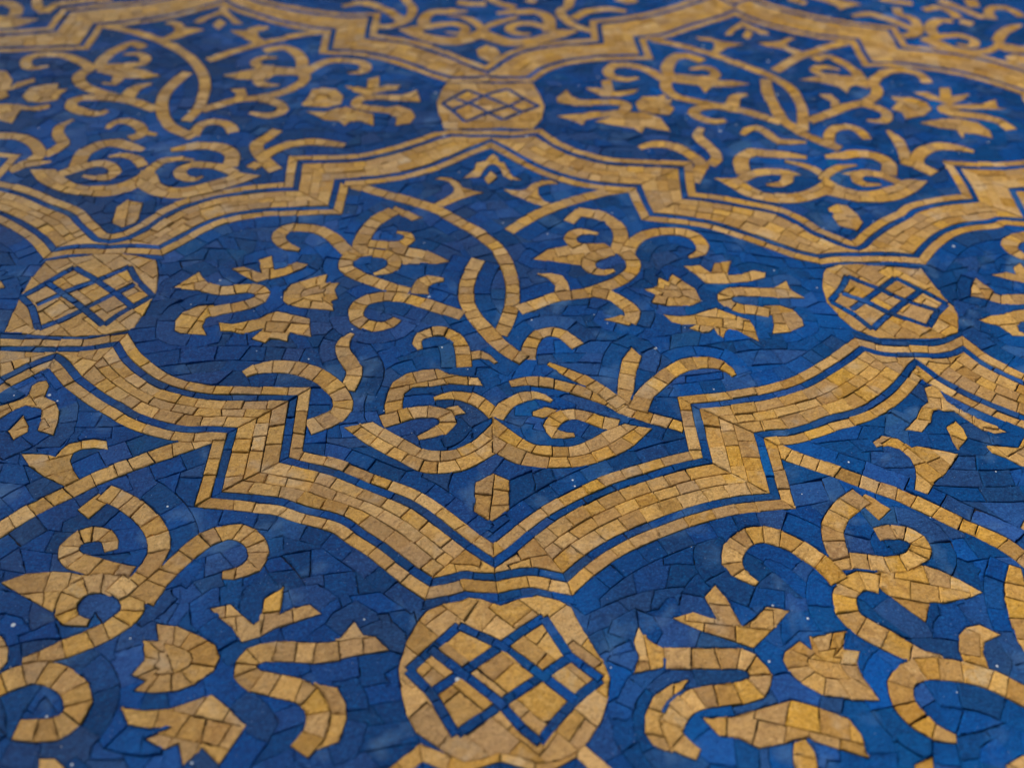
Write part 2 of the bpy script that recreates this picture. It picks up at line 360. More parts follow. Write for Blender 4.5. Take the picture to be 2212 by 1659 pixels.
p1,-1|flower#L/sprout|g||775,-2322 875,-2293 948,-2324 981,-2334 942,-2212 1002,-2149 1039,-2213 1086,-2370 1147,-2326 1218,-2266 1322,-2287 1242,-2366 1199,-2405 1113,-2481 1004,-2437 893,-2392 822,-2352
p1,-1|flower#L|g||1244,-2501 1326,-2445 1369,-2493 1375,-2421 1551,-2394 1506,-2490 1580,-2500 1549,-2561 1555,-2625 1595,-2736 1482,-2731 1365,-2712 1289,-2658 1238,-2594 1227,-2539
p1,-1|flower#L/trumpet|g||617,-2368 639,-2418 671,-2451 724,-2484 697,-2571 559,-2601 600,-2523 586,-2442
p1,-1|flower#L/trumpet|s|1.05,1,0.5|711,-2526 785,-2529 868,-2530 952,-2529 1035,-2532 1099,-2565 1118,-2620 1080,-2673 1002,-2694 919,-2702 836,-2714 767,-2743 714,-2798 693,-2856 715,-2913 785,-2962
p1,-1|flower#L/trumpet|g||801,-2627 728,-2645 636,-2704 590,-2788 580,-2866 612,-2922 656,-2943 786,-2952 702,-2902 653,-2846 666,-2774 702,-2723 764,-2679
p1,-1|flower#L/leaf|g||828,-2803 965,-2797 1101,-2760 1222,-2727 1326,-2763 1434,-2812 1469,-2883 1472,-2988 1405,-2963 1341,-2942 1270,-2913 1251,-2896 1186,-2904 1143,-2919 1037,-2938 961,-2892 885,-2883
p1,-1|flower#L/leaf|g||1184,-2912 1235,-2896 1260,-2953 1255,-3016 1229,-3070 1164,-3069 1161,-2991 1170,-2952
p1,-1|curl#s|s|1.08,0.35,1|1858,-2909 1794,-2886 1745,-2845 1710,-2794 1695,-2733 1702,-2672 1741,-2623 1817,-2592 1902,-2591 1990,-2603 2080,-2631 2163,-2676 2221,-2722 2281,-2767
p1,-1|curl#s/leaf|g||2245,-2425 2167,-2370 2100,-2385 2054,-2423 2025,-2500 2025,-2557 2061,-2594 2119,-2618 2127,-2558 2128,-2511 2156,-2463
p1,-1|lens_stem|s|1.1,0.5,1|2470,-2052 2424,-2161 2390,-2266 2371,-2367 2364,-2466 2382,-2542
p1,-1|tendril#L/leaf|g||1646,-3014 1738,-2976 1722,-3030 1696,-3092 1643,-3091
p1,-1|curl|g||2019,-3020 2111,-2977 2158,-2990 2130,-3053 2076,-3052 1994,-3097
p-1,1|long_stem|s|0.95,1,1|-3529,4025 -3304,3951 -3101,3845 -2891,3695 -2710,3530 -2536,3311 -2420,3085 -2356,2872 -2325,2637 -2326,2438 -2373,2241
p-1,1|lens_stem|s|1.05,1,1|-2549,3111 -2603,2924 -2641,2743 -2630,2541 -2578,2348 -2482,2163 -2370,2057 -2255,1983
p-1,1|lens_stem/curl|s|0.95,1,1|-2265,2001 -2257,2138 -2204,2219 -2118,2232 -2033,2184 -1974,2068
p-1,1|short_stem|s|0.95,1,1|-1503,3986 -1687,3906 -1892,3789 -2050,3677 -2215,3550 -2335,3427 -2430,3341
p-1,1|trefoil|g||-2554,4532 -2485,4536 -2444,4399 -2359,4267 -2257,4120 -2347,4116 -2438,4282 -2490,4319 -2584,4256 -2647,4121 -2725,4136 -2663,4272 -2573,4354 -2532,4414
p-1,1|diamond|g||-2496,4230 -2413,4132 -2458,3992 -2536,4089
p-1,1|horn#L|g||-2982,4113 -2913,4173 -2818,4113 -2759,4016 -2573,3976 -2709,3854 -2830,3743 -2930,3770 -2853,3909 -2848,3982 -2905,4072
p-1,1|horn#R|g||-2010,4075 -2118,4096 -2182,4030 -2217,3973 -2360,3985 -2274,3880 -2135,3754 -2031,3654 -1990,3760 -2068,3835 -2098,3953 -2016,4019
p-1,1|palmette#L/arc|s|1.05,1,1|-3028,3578 -3157,3666 -3232,3570 -3290,3433 -3320,3290 -3315,3162
p-1,1|palmette#L/curl|s|0.95,0.35,1|-3173,3428 -3042,3439 -2963,3363 -2968,3255 -3054,3213 -3160,3200 -3263,3174
p-1,1|palmette#L|g||-3328,3209 -3160,3200 -3046,3182 -2924,3136 -2753,3020 -2856,2970 -3043,2963 -3148,3052 -3304,3078
p-1,1|palmette#L/curl|s|0.95,1,0.35|-3240,3092 -3125,3044 -3087,2937 -3109,2861 -3201,2879
p-1,1|scroll#L|s|1.0,0.35,1|-3726,3169 -3848,3126 -3925,3187 -3943,3322 -3852,3391 -3715,3396 -3570,3330 -3444,3231 -3348,3114
p-1,1|scroll#L|s|1.05,1,1|-3360,3129 -3418,3048 -3406,2926 -3310,2794 -3157,2696 -2989,2609
p-1,1|scroll#L/leaf|s|1.1,0.35,1.3|-2792,2872 -2883,2809 -2922,2704 -2930,2583
p-1,1|scroll#L|s|1.05,0.6,1|-3023,2403 -3070,2341 -3188,2357 -3316,2444 -3336,2553 -3261,2606 -3132,2610 -2972,2596 -2810,2521 -2644,2423
p-1,1|palmette#R/arc|s|1.1,1,1|-1970,3543 -1819,3635 -1678,3504 -1611,3340 -1601,3162
p-1,1|palmette#R/curl|s|0.95,0.35,1|-1836,3414 -1975,3392 -2019,3301 -1947,3223 -1834,3211
p-1,1|palmette#R|g||-2241,3044 -2136,3111 -2010,3179 -1810,3235 -1597,3210 -1549,3054 -1675,3074 -1813,3069 -1854,2981 -1962,2977 -2100,2987
p-1,1|palmette#R/curl|s|0.95,0.35,1.2|-1743,2878 -1866,2883 -1933,2963 -1909,3072
p-1,1|scroll#R|s|1.0,1,1|-1588,3147 -1547,3023 -1616,2837 -1734,2729 -1882,2651 -2033,2612 -2162,2528 -2289,2417
p-1,1|scroll#R|s|1.0,0.35,1|-1203,3139 -1080,3159 -1048,3237 -1090,3333 -1205,3378 -1361,3372 -1464,3280 -1558,3132
p-1,1|scroll#R/leaf|g||-2149,2810 -2016,2817 -1958,2649 -2071,2602 -2075,2732
p-1,1|scroll#R|s|1.0,1,0.35|-1852,2629 -1732,2578 -1653,2487 -1694,2369 -1794,2352 -1912,2401
p-1,1|flower#R|g||-1517,2548 -1476,2694 -1464,2812 -1373,2845 -1262,2819 -1191,2703 -1195,2558 -1307,2498 -1400,2509 -1494,2520
p-1,1|flower#R/leaf|g||-1460,2423 -1310,2420 -1227,2495 -1150,2517 -1026,2451 -921,2398 -906,2203 -1011,2272 -1088,2278 -1131,2188 -1177,2262 -1295,2286 -1367,2352
p-1,1|flower#R/sprout|g||-1202,2887 -1090,2885 -1011,2837 -1016,3010 -924,3076 -909,2870 -846,2909 -734,2913 -760,2836 -893,2796 -995,2724 -1108,2780
p-1,1|flower#R/trumpet|g||-726,2724 -589,2833 -553,2616 -722,2645
p-1,1|flower#R/trumpet|s|1.0,1,1|-717,2683 -845,2685 -966,2690 -1056,2643 -1075,2562 -1004,2507 -883,2477 -763,2445
p-1,1|flower#R/trumpet|g||-833,2513 -729,2544 -620,2477 -582,2367 -622,2257 -736,2208 -731,2343 -800,2402
p-1,1|flower#L|g||-3764,2618 -3754,2764 -3643,2827 -3543,2852 -3524,2743 -3442,2760 -3470,2651 -3469,2565 -3578,2505 -3689,2530
p-1,1|flower#L/sprout|g||-4184,3083 -4040,3057 -3937,2907 -3903,2759 -3890,2855 -3772,2949 -3748,2878 -3864,2740 -3911,2694 -3863,2615 -3914,2551 -4002,2582
p-1,1|flower#L/trumpet|g||-3962,2471 -3748,2478 -3621,2440 -3505,2485 -3475,2430 -3546,2368 -3693,2391 -3692,2314 -3684,2163 -3789,2199 -3874,2228
p-1,1|tendril#L/leaf|s|0.95,0.35,1|-3241,2239 -3306,2145 -3303,2036 -3245,1936 -3197,1858 -3224,1783 -3286,1678
p-1,1|tendril#L|s|1.0,1,1|-3781,1972 -3706,1966 -3585,1965 -3466,1900 -3365,1785 -3318,1670 -3344,1606 -3394,1546 -3465,1464
p-1,1|tendril#L|s|0.8,0.35,1|-3207,1597 -3330,1564 -3381,1542
p-1,1|curl|s|0.95,0.5,1|-2945,2098 -2917,2198 -2836,2224 -2734,2169 -2665,2054 -2678,1997 -2732,1945
p-1,1|curl/horn|s|0.75,1,0.6|-2660,2049 -2546,2013
p-1,1|heart#L/hook|s|1.2,0.5,1|-2586,1775 -2724,1845 -2856,1884 -2940,1840 -3001,1757 -3016,1649 -3001,1498
p-1,1|heart#L/spiral|s|0.95,1,0.35|-3097,1416 -3015,1486 -2919,1557 -2817,1572 -2725,1504 -2724,1402 -2820,1373 -2928,1408
p-1,1|heart#L/arc|s|0.85,0.35,1|-2816,1673 -2723,1704 -2616,1659 -2528,1543
p-1,1|heart#L|b||-3145,1494 -3051,1379 -2922,1291 -2778,1267 -2651,1303 -2551,1406 -2514,1486/-3325,1479 -3187,1303 -3003,1187 -2831,1137 -2653,1140 -2535,1207 -2466,1296
p-1,1|heart#R/arc|s|0.85,0.35,1|-2183,1641 -2295,1660 -2393,1622 -2465,1526 -2480,1396
p-1,1|heart#R|b||-2534,1497 -2424,1454 -2343,1310 -2228,1257 -2119,1281 -2006,1350 -1912,1408 -1857,1490/-2518,1273 -2375,1157 -2230,1117 -2087,1130 -1964,1197 -1813,1310 -1657,1421
p-1,1|heart#R/hook|s|1.15,0.5,1|-2389,1785 -2272,1830 -2132,1861 -2002,1819 -1917,1724 -1911,1558
p-1,1|heart#R/spiral|s|0.95,1,0.35|-1852,1462 -1987,1551 -2122,1576 -2223,1551 -2250,1469 -2209,1391 -2126,1370 -2072,1421
p-1,1|tendril#R/leaf|s|1.05,0.9,1|-1644,2121 -1701,2003 -1765,1875 -1723,1753 -1656,1634 -1565,1508
p-1,1|tendril#R|s|1.0,1,0.6|-1695,1693 -1621,1805 -1523,1886 -1393,1935 -1243,1926 -1097,1892
p-1,1|tendril#R|s|0.9,1,1|-1771,1608 -1690,1551
p-1,1|pendant|g||-2574,995 -2527,1090 -2412,1054 -2389,856 -2399,806 -2469,746 -2554,804
p1,1|long_stem|s|0.95,1,1|1539,3934 1782,3818 1987,3684 2181,3519 2366,3341 2517,3168 2615,2975 2637,2769 2612,2533 2531,2225
p1,1|lens_stem|s|1.05,1,1|2440,3149 2401,2882 2398,2643 2413,2428 2469,2272 2543,2145 2646,2037 2762,1936
p1,1|lens_stem/curl|s|0.9,1,1|2696,2004 2740,2177 2818,2274 2919,2296 2996,2238 3025,2091
p1,1|short_stem|s|1.0,1,1|3437,3966 3256,3879 3070,3763 2886,3643 2746,3507 2557,3306
p1,1|trefoil|g||2485,4413 2526,4375 2581,4261 2692,4189 2705,4095 2609,4102 2529,4239 2471,4268 2395,4207 2321,4071 2250,4068 2333,4212 2421,4331
p1,1|diamond|g||2498,4207 2535,4107 2466,3981 2420,4046
p1,1|horn#L|g||1968,4015 2105,4002 2176,3925 2394,3861 2235,3793 2117,3655 2023,3633 2113,3796 2118,3904 2003,3947
p1,1|horn#R|g||2939,4038 2844,4034 2761,3949 2542,3903 2609,3827 2736,3778 2837,3631 2919,3715 2827,3807 2800,3903
p1,1|palmette#L/arc|s|1.15,1,1|1943,3483 1822,3601 1712,3569 1629,3430 1589,3263 1611,3151
p1,1|palmette#L/curl|s|0.95,0.35,1|1798,3320 1956,3349 2018,3247 1962,3141 1819,3149 1650,3169
p1,1|palmette#L|g||1594,3183 1819,3149 1999,3108 2142,3106 2288,3048 2119,2989 1933,2983 1855,2863 1824,3010 1686,3037 1561,3054
p1,1|scroll#L|s|1.0,1,1|1573,3134 1530,2960 1591,2794 1743,2704 1870,2641 1997,2586 2125,2541 2243,2460 2389,2358
p1,1|scroll#L|s|1.0,0.35,1|1317,3134 1198,3089 1093,3142 1062,3260 1128,3368 1248,3389 1384,3315 1483,3195 1551,3070
p1,1|scroll#L/leaf|s|1.1,0.35,1.1|2217,2845 2111,2811 2050,2661 2025,2559
p1,1|scroll#L|s|1.0,0.6,1|1935,2378 1841,2342 1745,2400 1693,2505 1765,2594 1907,2618 2023,2579
p1,1|palmette#R/arc|s|1.0,1,1|2977,3557 3125,3632 3217,3525 3286,3352 3306,3163 3335,3053
p1,1|palmette#R/curl|s|0.95,0.35,1|3160,3354 3036,3416 2928,3346 2976,3249 3113,3215
p1,1|palmette#R|g||2729,3143 2889,3197 3072,3226 3265,3233 3345,3101 3309,2983 3213,3058 3160,3025 3096,2905 3058,3021 2905,3095
p1,1|scroll#R|s|1.05,1,1|3357,3101 3384,2992 3323,2851 3185,2726 3026,2662 2866,2541 2628,2392
p1,1|scroll#R|s|1.0,1,1|3345,3038 3472,3234 3629,3355 3781,3360 3870,3275 3875,3113
p1,1|scroll#R/leaf|g||2831,2872 2945,2875 2981,2750 2964,2616 2881,2643 2910,2747
p1,1|scroll#R|s|1.0,1,0.35|3163,2702 3271,2641 3325,2526 3251,2405 3119,2421
p1,1|flower#R|g||3462,2841 3629,2831 3741,2744 3742,2626 3630,2507 3459,2453 3465,2554 3385,2615 3484,2736
p1,1|flower#R/sprout|g||3688,2940 3812,2944 3890,2839 3946,3033 4047,3030 4003,2874 4178,2916 4093,2810 3929,2714 3790,2800
p1,1|flower#R/trumpet|g||3960,2721 4204,2729 4374,2831 4327,2674 4388,2640 4166,2633 3928,2638
p1,1|flower#R/trumpet|s|1.15,1,1|3957,2677 3857,2653 3840,2571 3990,2541 4128,2502 4236,2425 4281,2287
p1,1|flower#R/leaf|g||3543,2377 3749,2454 3905,2464 4034,2405 4089,2268 4066,2138 3955,2205 3867,2221 3817,2126 3812,2255 3668,2306
p1,1|flower#L|g||1226,2649 1299,2770 1426,2789 1504,2843 1506,2747 1554,2733 1518,2644 1547,2567 1486,2451 1341,2475 1240,2529
p1,1|flower#L/sprout|g||822,2926 941,2930 987,2904 981,3056 1070,3091 1076,2862 1160,2886 1298,2927 1236,2822 1104,2757 967,2768
p1,1|flower#L/trumpet|g||576,2725 673,2891 705,2765 769,2708 745,2585 584,2638
p1,1|flower#L/trumpet|s|1.05,1,1|737,2648 887,2653 1039,2667 1144,2632 1120,2516 1003,2456 853,2432 743,2387
p1,1|flower#L/trumpet|g||556,2409 748,2457 814,2436 793,2352 758,2250 685,2330
p1,1|flower#L/leaf|g||860,2321 1012,2414 1169,2495 1290,2493 1411,2398 1454,2173 1332,2213 1256,2238 1217,2140 1162,2221 996,2271
p1,1|tendril#L/leaf|s|0.95,0.6,1|1713,2237 1660,2120 1698,1991 1743,1885 1749,1765 1675,1654
p1,1|tendril#L|s|1.1,0.6,1|1165,1905 1282,1967 1397,1962 1501,1889 1573,1786 1614,1659 1562,1544 1500,1414
p1,1|curl|s|0.9,0.6,0.35|2025,2144 2116,2246 2193,2234 2250,2137 2296,2038 2397,2035 2511,2030
p1,1|heart#L/hook|s|1.2,0.5,1|2459,1795 2333,1829 2170,1845 2058,1860 1959,1795 1914,1671 1912,1528
p1,1|heart#L/spiral|s|0.95,1,0.35|1869,1452 1989,1541 2108,1573 2231,1554 2217,1446 2153,1394 2043,1387
p1,1|heart#L/spiral|g||2172,1581 2253,1607 2347,1533 2227,1500
p1,1|heart#L/arc|s|0.8,0.35,1|2264,1728 2386,1682 2468,1612 2521,1506
p1,1|heart#L|b||1865,1480 1916,1373 2007,1289 2170,1265 2331,1325 2455,1423 2527,1506/1672,1469 1775,1340 1872,1226 2012,1156 2163,1138 2316,1173 2458,1253
p1,1|heart#R/arc|s|0.8,0.35,1|2817,1685 2681,1653 2556,1566 2489,1459
p1,1|heart#R|b||2512,1518 2603,1381 2696,1319 2833,1328 2988,1389 3103,1472 3157,1485/2443,1264 2585,1189 2708,1159 2854,1162 3018,1220 3164,1324 3295,1469
p1,1|heart#R/hook|s|1.2,0.5,1|2604,1811 2744,1827 2883,1863 3015,1828 3074,1723 3023,1553
p1,1|heart#R/spiral|s|0.95,1,0.35|3066,1436 2952,1546 2821,1572 2754,1495 2785,1412 2919,1406
p1,1|heart#R/spiral|g||2649,1563 2781,1607 2865,1592 2766,1512
p1,1|tendril#R/leaf|s|0.95,0.35,1.2|3239,2250 3268,2085 3254,1903 3229,1714
p1,1|tendril#R|s|1.15,0.35,1|3820,1912 3707,1978 3568,1996 3423,1920 3324,1803 3300,1679 3383,1573
p1,1|tendril#R|s|0.9,1,1|3187,1763 3270,1703
p1,1|pendant|g||2427,1078 2497,1133 2573,1109 2621,1007 2623,894 2549,789 2440,852 2425,961
p0,2|heart#L/hook|s|1.2,0.5,1|-172,4527 -354,4510 -510,4483 -587,4349 -567,4083
p0,2|heart#L/spiral|s|1.0,1,0.35|-664,4049 -500,4161 -302,4216 -190,4119 -238,3998 -390,4035
p0,2|heart#L/arc|s|0.9,0.35,1|-375,4406 -210,4367 -101,4256 -32,4107
p0,2|heart#L|b||-652,4136 -555,3984 -403,3917 -222,3943 -101,4059 -32,4163/-825,4079 -672,3895 -503,3777 -339,3741 -176,3790 -34,3904
p0,2|heart#R/arc|s|0.9,0.35,1|315,4399 148,4306 -25,4126
p0,2|heart#R|b||-55,4181 96,3994 245,3890 413,3934 572,4051 716,4140/-56,3903 107,3784 270,3731 467,3799 670,3916 884,4117
p0,2|heart#R/hook|s|1.2,0.5,1|112,4481 296,4529 487,4538 599,4404 588,4078
p0,2|heart#R/spiral|s|1.0,1,0.35|651,4100 488,4225 334,4256 222,4156 264,4027 417,4015
p0,2|pendant|g||-87,3653 2,3752 91,3702 128,3541 28,3396 -77,3506
p0,2|tendril#L/leaf|s|0.95,1,1|-837,4993 -785,4783 -711,4582 -731,4343 -809,4204 -926,4123 -1034,4137
p0,2|tendril#L|s|1.1,0.6,1|-1392,4601 -1217,4679 -1036,4586 -883,4414 -788,4243
p0,2|tendril#R/leaf|s|1.0,1,1|905,5083 847,4865 809,4676 729,4570 771,4373 875,4192 1037,4098
p0,2|tendril#R|s|1.0,0.6,1|1382,4593 1185,4641 985,4562 844,4396
p0,2|curl|s|1.0,1,1|-277,4734 -133,4700 4,4719
p0,2|lens_stem|s|1.0,1,1|14,4887 157,4714 292,4638
p0,2|curl#b|s|1.0,1,1|404,4843 499,4785
p0,2|flower#R/leaf|g||1350,4976 1528,4942 1531,4836 1410,4788 1288,4866
p2,2|tendril#L|s|1.1,0.6,1|3635,4586 3834,4644 3980,4529 4092,4375 4149,4234 4053,4115
p2,2|tendril#L/leaf|s|1.0,1,1|4157,4818 4135,4650 4230,4541 4216,4334 4122,4156 3988,4113
p2,2|curl|s|1.0,1,1|4430,4780 4623,4849 4705,4727 4698,4575
p2,2|heart#L/hook|s|1.2,0.6,1|4632,4511 4481,4504 4354,4379 4316,4184 4370,4110
p2,2|heart#L/spiral|s|1.0,1,0.35|4162,4019 4361,4129 4575,4145 4661,4029 4563,3907 4451,3965
p2,2|heart#L/arc|s|1.2,1,1|4699,4514 4802,4439
p2,2|heart#L|b||4326,4033 4381,3925 4569,3842 4750,3904 4908,4095/4127,4032 4255,3840 4458,3758 4672,3749 4879,3909
p2,2|heart#R/arc|s|1.1,0.35,1|5307,4462 5046,4273 4877,4038
p2,2|heart#R|b||4925,4096 4958,3986 5099,3936 5299,3963/4831,3870 4881,3800 5028,3770 5224,3796
p2,2|lens_stem|s|1.0,1,1|4675,5036 4827,4850 4937,4655 5110,4606
p2,2|lens_stem/curl|s|1.0,1,1|5053,4652 5122,4822 5265,4880 5364,4792 5395,4648
p2,2|flower#L/leaf|g||3325,5033 3509,5086 3836,4895 3648,4801 3572,4739 3549,4864
p2,2|flower#L/trumpet|s|1.1,1,1|3096,5000 3257,4900
p2,2|scroll#L|s|1.0,1,1|4062,5048 4207,4969 4365,4934
p2,2|curl#b|s|1.3,1,1|5017,5075 4992,4879
p2,2|pendant|g||4812,3691 4924,3756 5025,3717 4964,3523 4804,3544
p-2,2|heart#R|b||-4610,4257 -4509,4224 -4364,4193 -4297,4169/-4490,3928 -4362,3933 -4237,3994 -4117,4140
p-2,2|heart#R/hook|s|1.2,1,1|-4693,4487 -4551,4514 -4421,4402 -4371,4211
p-2,2|tendril#R/leaf|s|1.0,1,1|-4313,4647 -4221,4411 -4124,4299
p-2,2|tendril#R|s|1.0,1,0.6|-4134,4307 -4079,4489 -3874,4596 -3594,4642
p2,0|scroll#L|s|1.1,0.35,1|3691,450 3617,498 3563,581 3574,645 3659,720 3792,750
p2,0|flower#L/sprout|g||3300,290 3417,322 3475,288 3490,377 3554,425 3581,293 3613,226 3539,176 3427,224
p2,0|flower#L/trumpet|g||3182,251 3212,172 3247,107 3207,11 3076,57 3114,155
p2,0|flower#L/trumpet|s|1.1,1,1|3207,59 3271,20 3364,29 3475,30
p2,0|flower#L/leaf|g||3018,-191 3125,-142 3209,-129 3292,-94 3473,-65 3412,-203 3296,-201 3252,-234 3246,-293 3308,-351 3178,-340 3139,-250
p-2,0|flower#R/trumpet|g||-3128,180 -3049,142 -3008,80 -3083,56
p-1,-1|long_stem|s|0.95,1,1|-3489,-1278 -3276,-1388 -3050,-1492 -2863,-1604 -2691,-1765 -2546,-1921 -2450,-2081 -2389,-2282 -2371,-2440 -2372,-2575 -2386,-2707 -2419,-2834 -2461,-2950
p-1,-1|lens_stem|s|1,1,1|-2586,-2185 -2639,-2338 -2664,-2494 -2659,-2628 -2628,-2741 -2583,-2835 -2530,-2920 -2458,-3047 -2384,-3127 -2319,-3177
p-1,-1|lens_stem/curl|s|0.9,1,1|-2298,-3171 -2291,-3076 -2261,-2994 -2216,-2937 -2151,-2918 -2093,-2936 -2046,-2982 -1997,-3052
p-1,-1|palmette#L/arc|s|1.15,1,1|-3170,-1610 -3264,-1714 -3330,-1845 -3362,-1981 -3366,-2131
p-1,-1|palmette#L/arc|g||-3167,-1553 -3067,-1622 -2968,-1699 -3039,-1744 -3145,-1650 -3187,-1600
p-1,-1|palmette#L/curl|s|0.85,0.35,1|-3137,-1875 -3070,-1890 -3045,-1953 -3080,-2007 -3155,-2031 -3242,-2021 -3316,-2009
p-1,-1|palmette#L|g||-3358,-2057 -3260,-2074 -3173,-2082 -3068,-2043 -2958,-2074 -2849,-2143 -2770,-2206 -2857,-2238 -3078,-2246 -3135,-2183 -3234,-2139 -3348,-2168
p-1,-1|palmette#L/curl|s|0.95,1,0.35|-3278,-2121 -3202,-2129 -3137,-2187 -3130,-2259 -3171,-2318 -3255,-2355
p-1,-1|scroll#L#f252|s|1.0,0.35,1|-3759,-2100 -3839,-2060 -3905,-1990 -3919,-1913 -3871,-1838 -3762,-1828 -3660,-1860 -3564,-1936 -3488,-2044 -3423,-2136 -3368,-2186
p-1,-1|scroll#L#f253|s|1.0,1,0.6|-3409,-2141 -3444,-2215 -3438,-2286 -3363,-2359 -3254,-2429 -3147,-2486 -3017,-2532
p-1,-1|scroll#L/leaf|s|1.05,0.35,1.2|-2805,-2410 -2888,-2411 -2948,-2460 -2955,-2556
p-1,-1|scroll#L#f255|s|1.0,0.6,1|-3078,-2800 -3114,-2852 -3180,-2882 -3260,-2861 -3326,-2795 -3333,-2715 -3298,-2637 -3221,-2592 -3121,-2583 -3018,-2607 -2895,-2663 -2783,-2723 -2683,-2773
p-1,-1|flower#L/sprout|g||-4160,-2313 -4088,-2286 -4037,-2312 -3969,-2349 -4008,-2204 -3931,-2158 -3892,-2310 -3838,-2291 -3763,-2228 -3682,-2254 -3721,-2308 -3806,-2370 -3978,-2449 -4071,-2382
p-1,-1|flower#L/trumpet|s|0.98,1,1|-4292,-2499 -4216,-2528 -4136,-2530 -4058,-2514 -3993,-2512 -3929,-2550 -3929,-2616 -3982,-2665 -4064,-2703 -4157,-2731 -4211,-2755
p-1,-1|flower#L|g||-3788,-2639 -3802,-2540 -3762,-2464 -3657,-2411 -3549,-2367 -3549,-2453 -3463,-2444 -3486,-2520 -3456,-2611 -3494,-2636 -3468,-2733 -3569,-2717 -3670,-2702 -3753,-2671
p-1,-1|flower#L/leaf|g||-4140,-2848 -4055,-2863 -3982,-2839 -3909,-2807 -3858,-2760 -3808,-2736 -3700,-2774 -3603,-2805 -3597,-2874 -3574,-2980 -3651,-2958 -3702,-2936 -3711,-2974 -3708,-3023 -3759,-3004 -3812,-2997 -3835,-3034 -3921,-2997 -3895,-2952 -3866,-2899 -3928,-2930 -3981,-2953 -4052,-2931 -4114,-2931
p-1,-1|tendril#L/leaf|s|0.95,0.35,1|-3336,-2939 -3379,-3017 -3377,-3105 -3336,-3190 -3293,-3274 -3296,-3343 -3322,-3430
p-1,-1|tendril#L|s|1.15,0.5,1|-3908,-3307 -3845,-3260 -3756,-3242 -3654,-3248 -3558,-3278 -3469,-3333 -3396,-3410 -3343,-3489 -3332,-3580 -3363,-3645 -3428,-3689 -3501,-3727
p-1,-1|curl|s|0.9,0.35,1|-2928,-3085 -2953,-3006 -2905,-2946 -2828,-2918 -2749,-2948 -2700,-3020 -2677,-3115 -2671,-3243
p-1,-1|curl/horn|s|0.75,1,0.35|-2642,-3147 -2580,-3129 -2520,-3155 -2486,-3207
p-1,-1|heart#L/hook|g||-3095,-3636 -3108,-3554 -3095,-3449 -3072,-3369 -3003,-3301 -2912,-3266 -2819,-3255 -2753,-3302 -2669,-3320 -2590,-3326 -2560,-3401 -2669,-3388 -2751,-3381 -2851,-3406 -2960,-3412 -3002,-3462 -3006,-3541 -3005,-3605
p-1,-1|heart#L/spiral|s|0.95,1.1,0.35|-3114,-3680 -3037,-3651 -2951,-3615 -2863,-3602 -2782,-3623 -2753,-3670 -2775,-3729 -2835,-3768 -2912,-3798
p-1,-1|heart#L/spiral|g||-2809,-3604 -2757,-3572 -2703,-3555 -2658,-3619 -2729,-3640 -2764,-3636
p-1,-1|heart#L/arc|s|0.85,0.35,1|-2835,-3504 -2750,-3475 -2668,-3481 -2595,-3520 -2533,-3578 -2498,-3635
p-1,-1|heart#R/arc|s|0.85,0.35,1|-2183,-3522 -2244,-3480 -2303,-3474 -2382,-3507 -2447,-3563 -2493,-3654
p-1,-1|heart#R/spiral|g||-2295,-3603 -2226,-3565 -2150,-3584 -2185,-3635 -2240,-3654 -2297,-3639
p-1,-1|heart#R/spiral|s|0.9,1.1,0.35|-1835,-3716 -1930,-3683 -2015,-3632 -2086,-3620 -2160,-3654 -2198,-3706 -2197,-3756 -2159,-3784 -2075,-3778
p-1,-1|heart#R/hook|s|0.85,0.6,1|-2412,-3378 -2326,-3356 -2224,-3363 -2124,-3393 -2017,-3440 -1920,-3490 -1843,-3538 -1785,-3590 -1699,-3628 -1615,-3666 -1529,-3697 -1471,-3726
p-1,-1|heart#R/hook|s|0.85,0.35,1|-2187,-3206 -2106,-3265 -2026,-3321 -1956,-3376 -1888,-3446 -1839,-3499 -1795,-3554
p-1,-1|tendril#R/leaf|g||-1683,-3050 -1631,-3138 -1683,-3281 -1710,-3419 -1747,-3538 -1773,-3564 -1813,-3472 -1793,-3337 -1750,-3168
p-1,-1|tendril#R|s|1.05,1,0.35|-1713,-3592 -1662,-3479 -1583,-3380 -1484,-3283 -1398,-3221 -1308,-3194 -1221,-3197 -1151,-3234 -1113,-3307
p1,-1|lens_stem/curl|s|0.9,1,1|2702,-3171 2709,-3076 2739,-2994 2784,-2937 2849,-2918 2907,-2936 2954,-2982 3003,-3052
p1,-1|short_stem|s|0.95,1,1|3514,-1281 3359,-1333 3173,-1420 3002,-1514 2893,-1590 2786,-1681 2691,-1782 2625,-1855
p1,-1|tendril#L|s|1.15,0.5,1|1092,-3307 1155,-3260 1244,-3242 1346,-3248 1442,-3278 1531,-3333 1604,-3410 1657,-3489 1668,-3580 1637,-3645 1572,-3689 1499,-3727
p1,-1|curl/horn|s|0.75,1,0.35|2358,-3147 2420,-3129 2480,-3155 2514,-3207
p1,-1|heart#L/hook|g||1905,-3636 1892,-3554 1905,-3449 1928,-3369 1997,-3301 2088,-3266 2181,-3255 2247,-3302 2331,-3320 2410,-3326 2440,-3401 2331,-3388 2249,-3381 2149,-3406 2040,-3412 1998,-3462 1994,-3541 1995,-3605
p1,-1|heart#L/spiral|s|0.95,1.1,0.35|1886,-3680 1963,-3651 2049,-3615 2137,-3602 2218,-3623 2247,-3670 2225,-3729 2165,-3768 2088,-3798
p1,-1|heart#L/spiral|g||2191,-3604 2243,-3572 2297,-3555 2342,-3619 2271,-3640 2236,-3636
p1,-1|heart#L/arc|s|0.85,0.35,1|2165,-3504 2250,-3475 2332,-3481 2405,-3520 2467,-3578 2502,-3635
p1,-1|heart#R/arc|s|0.85,0.35,1|2817,-3522 2756,-3480 2697,-3474 2618,-3507 2553,-3563 2507,-3654
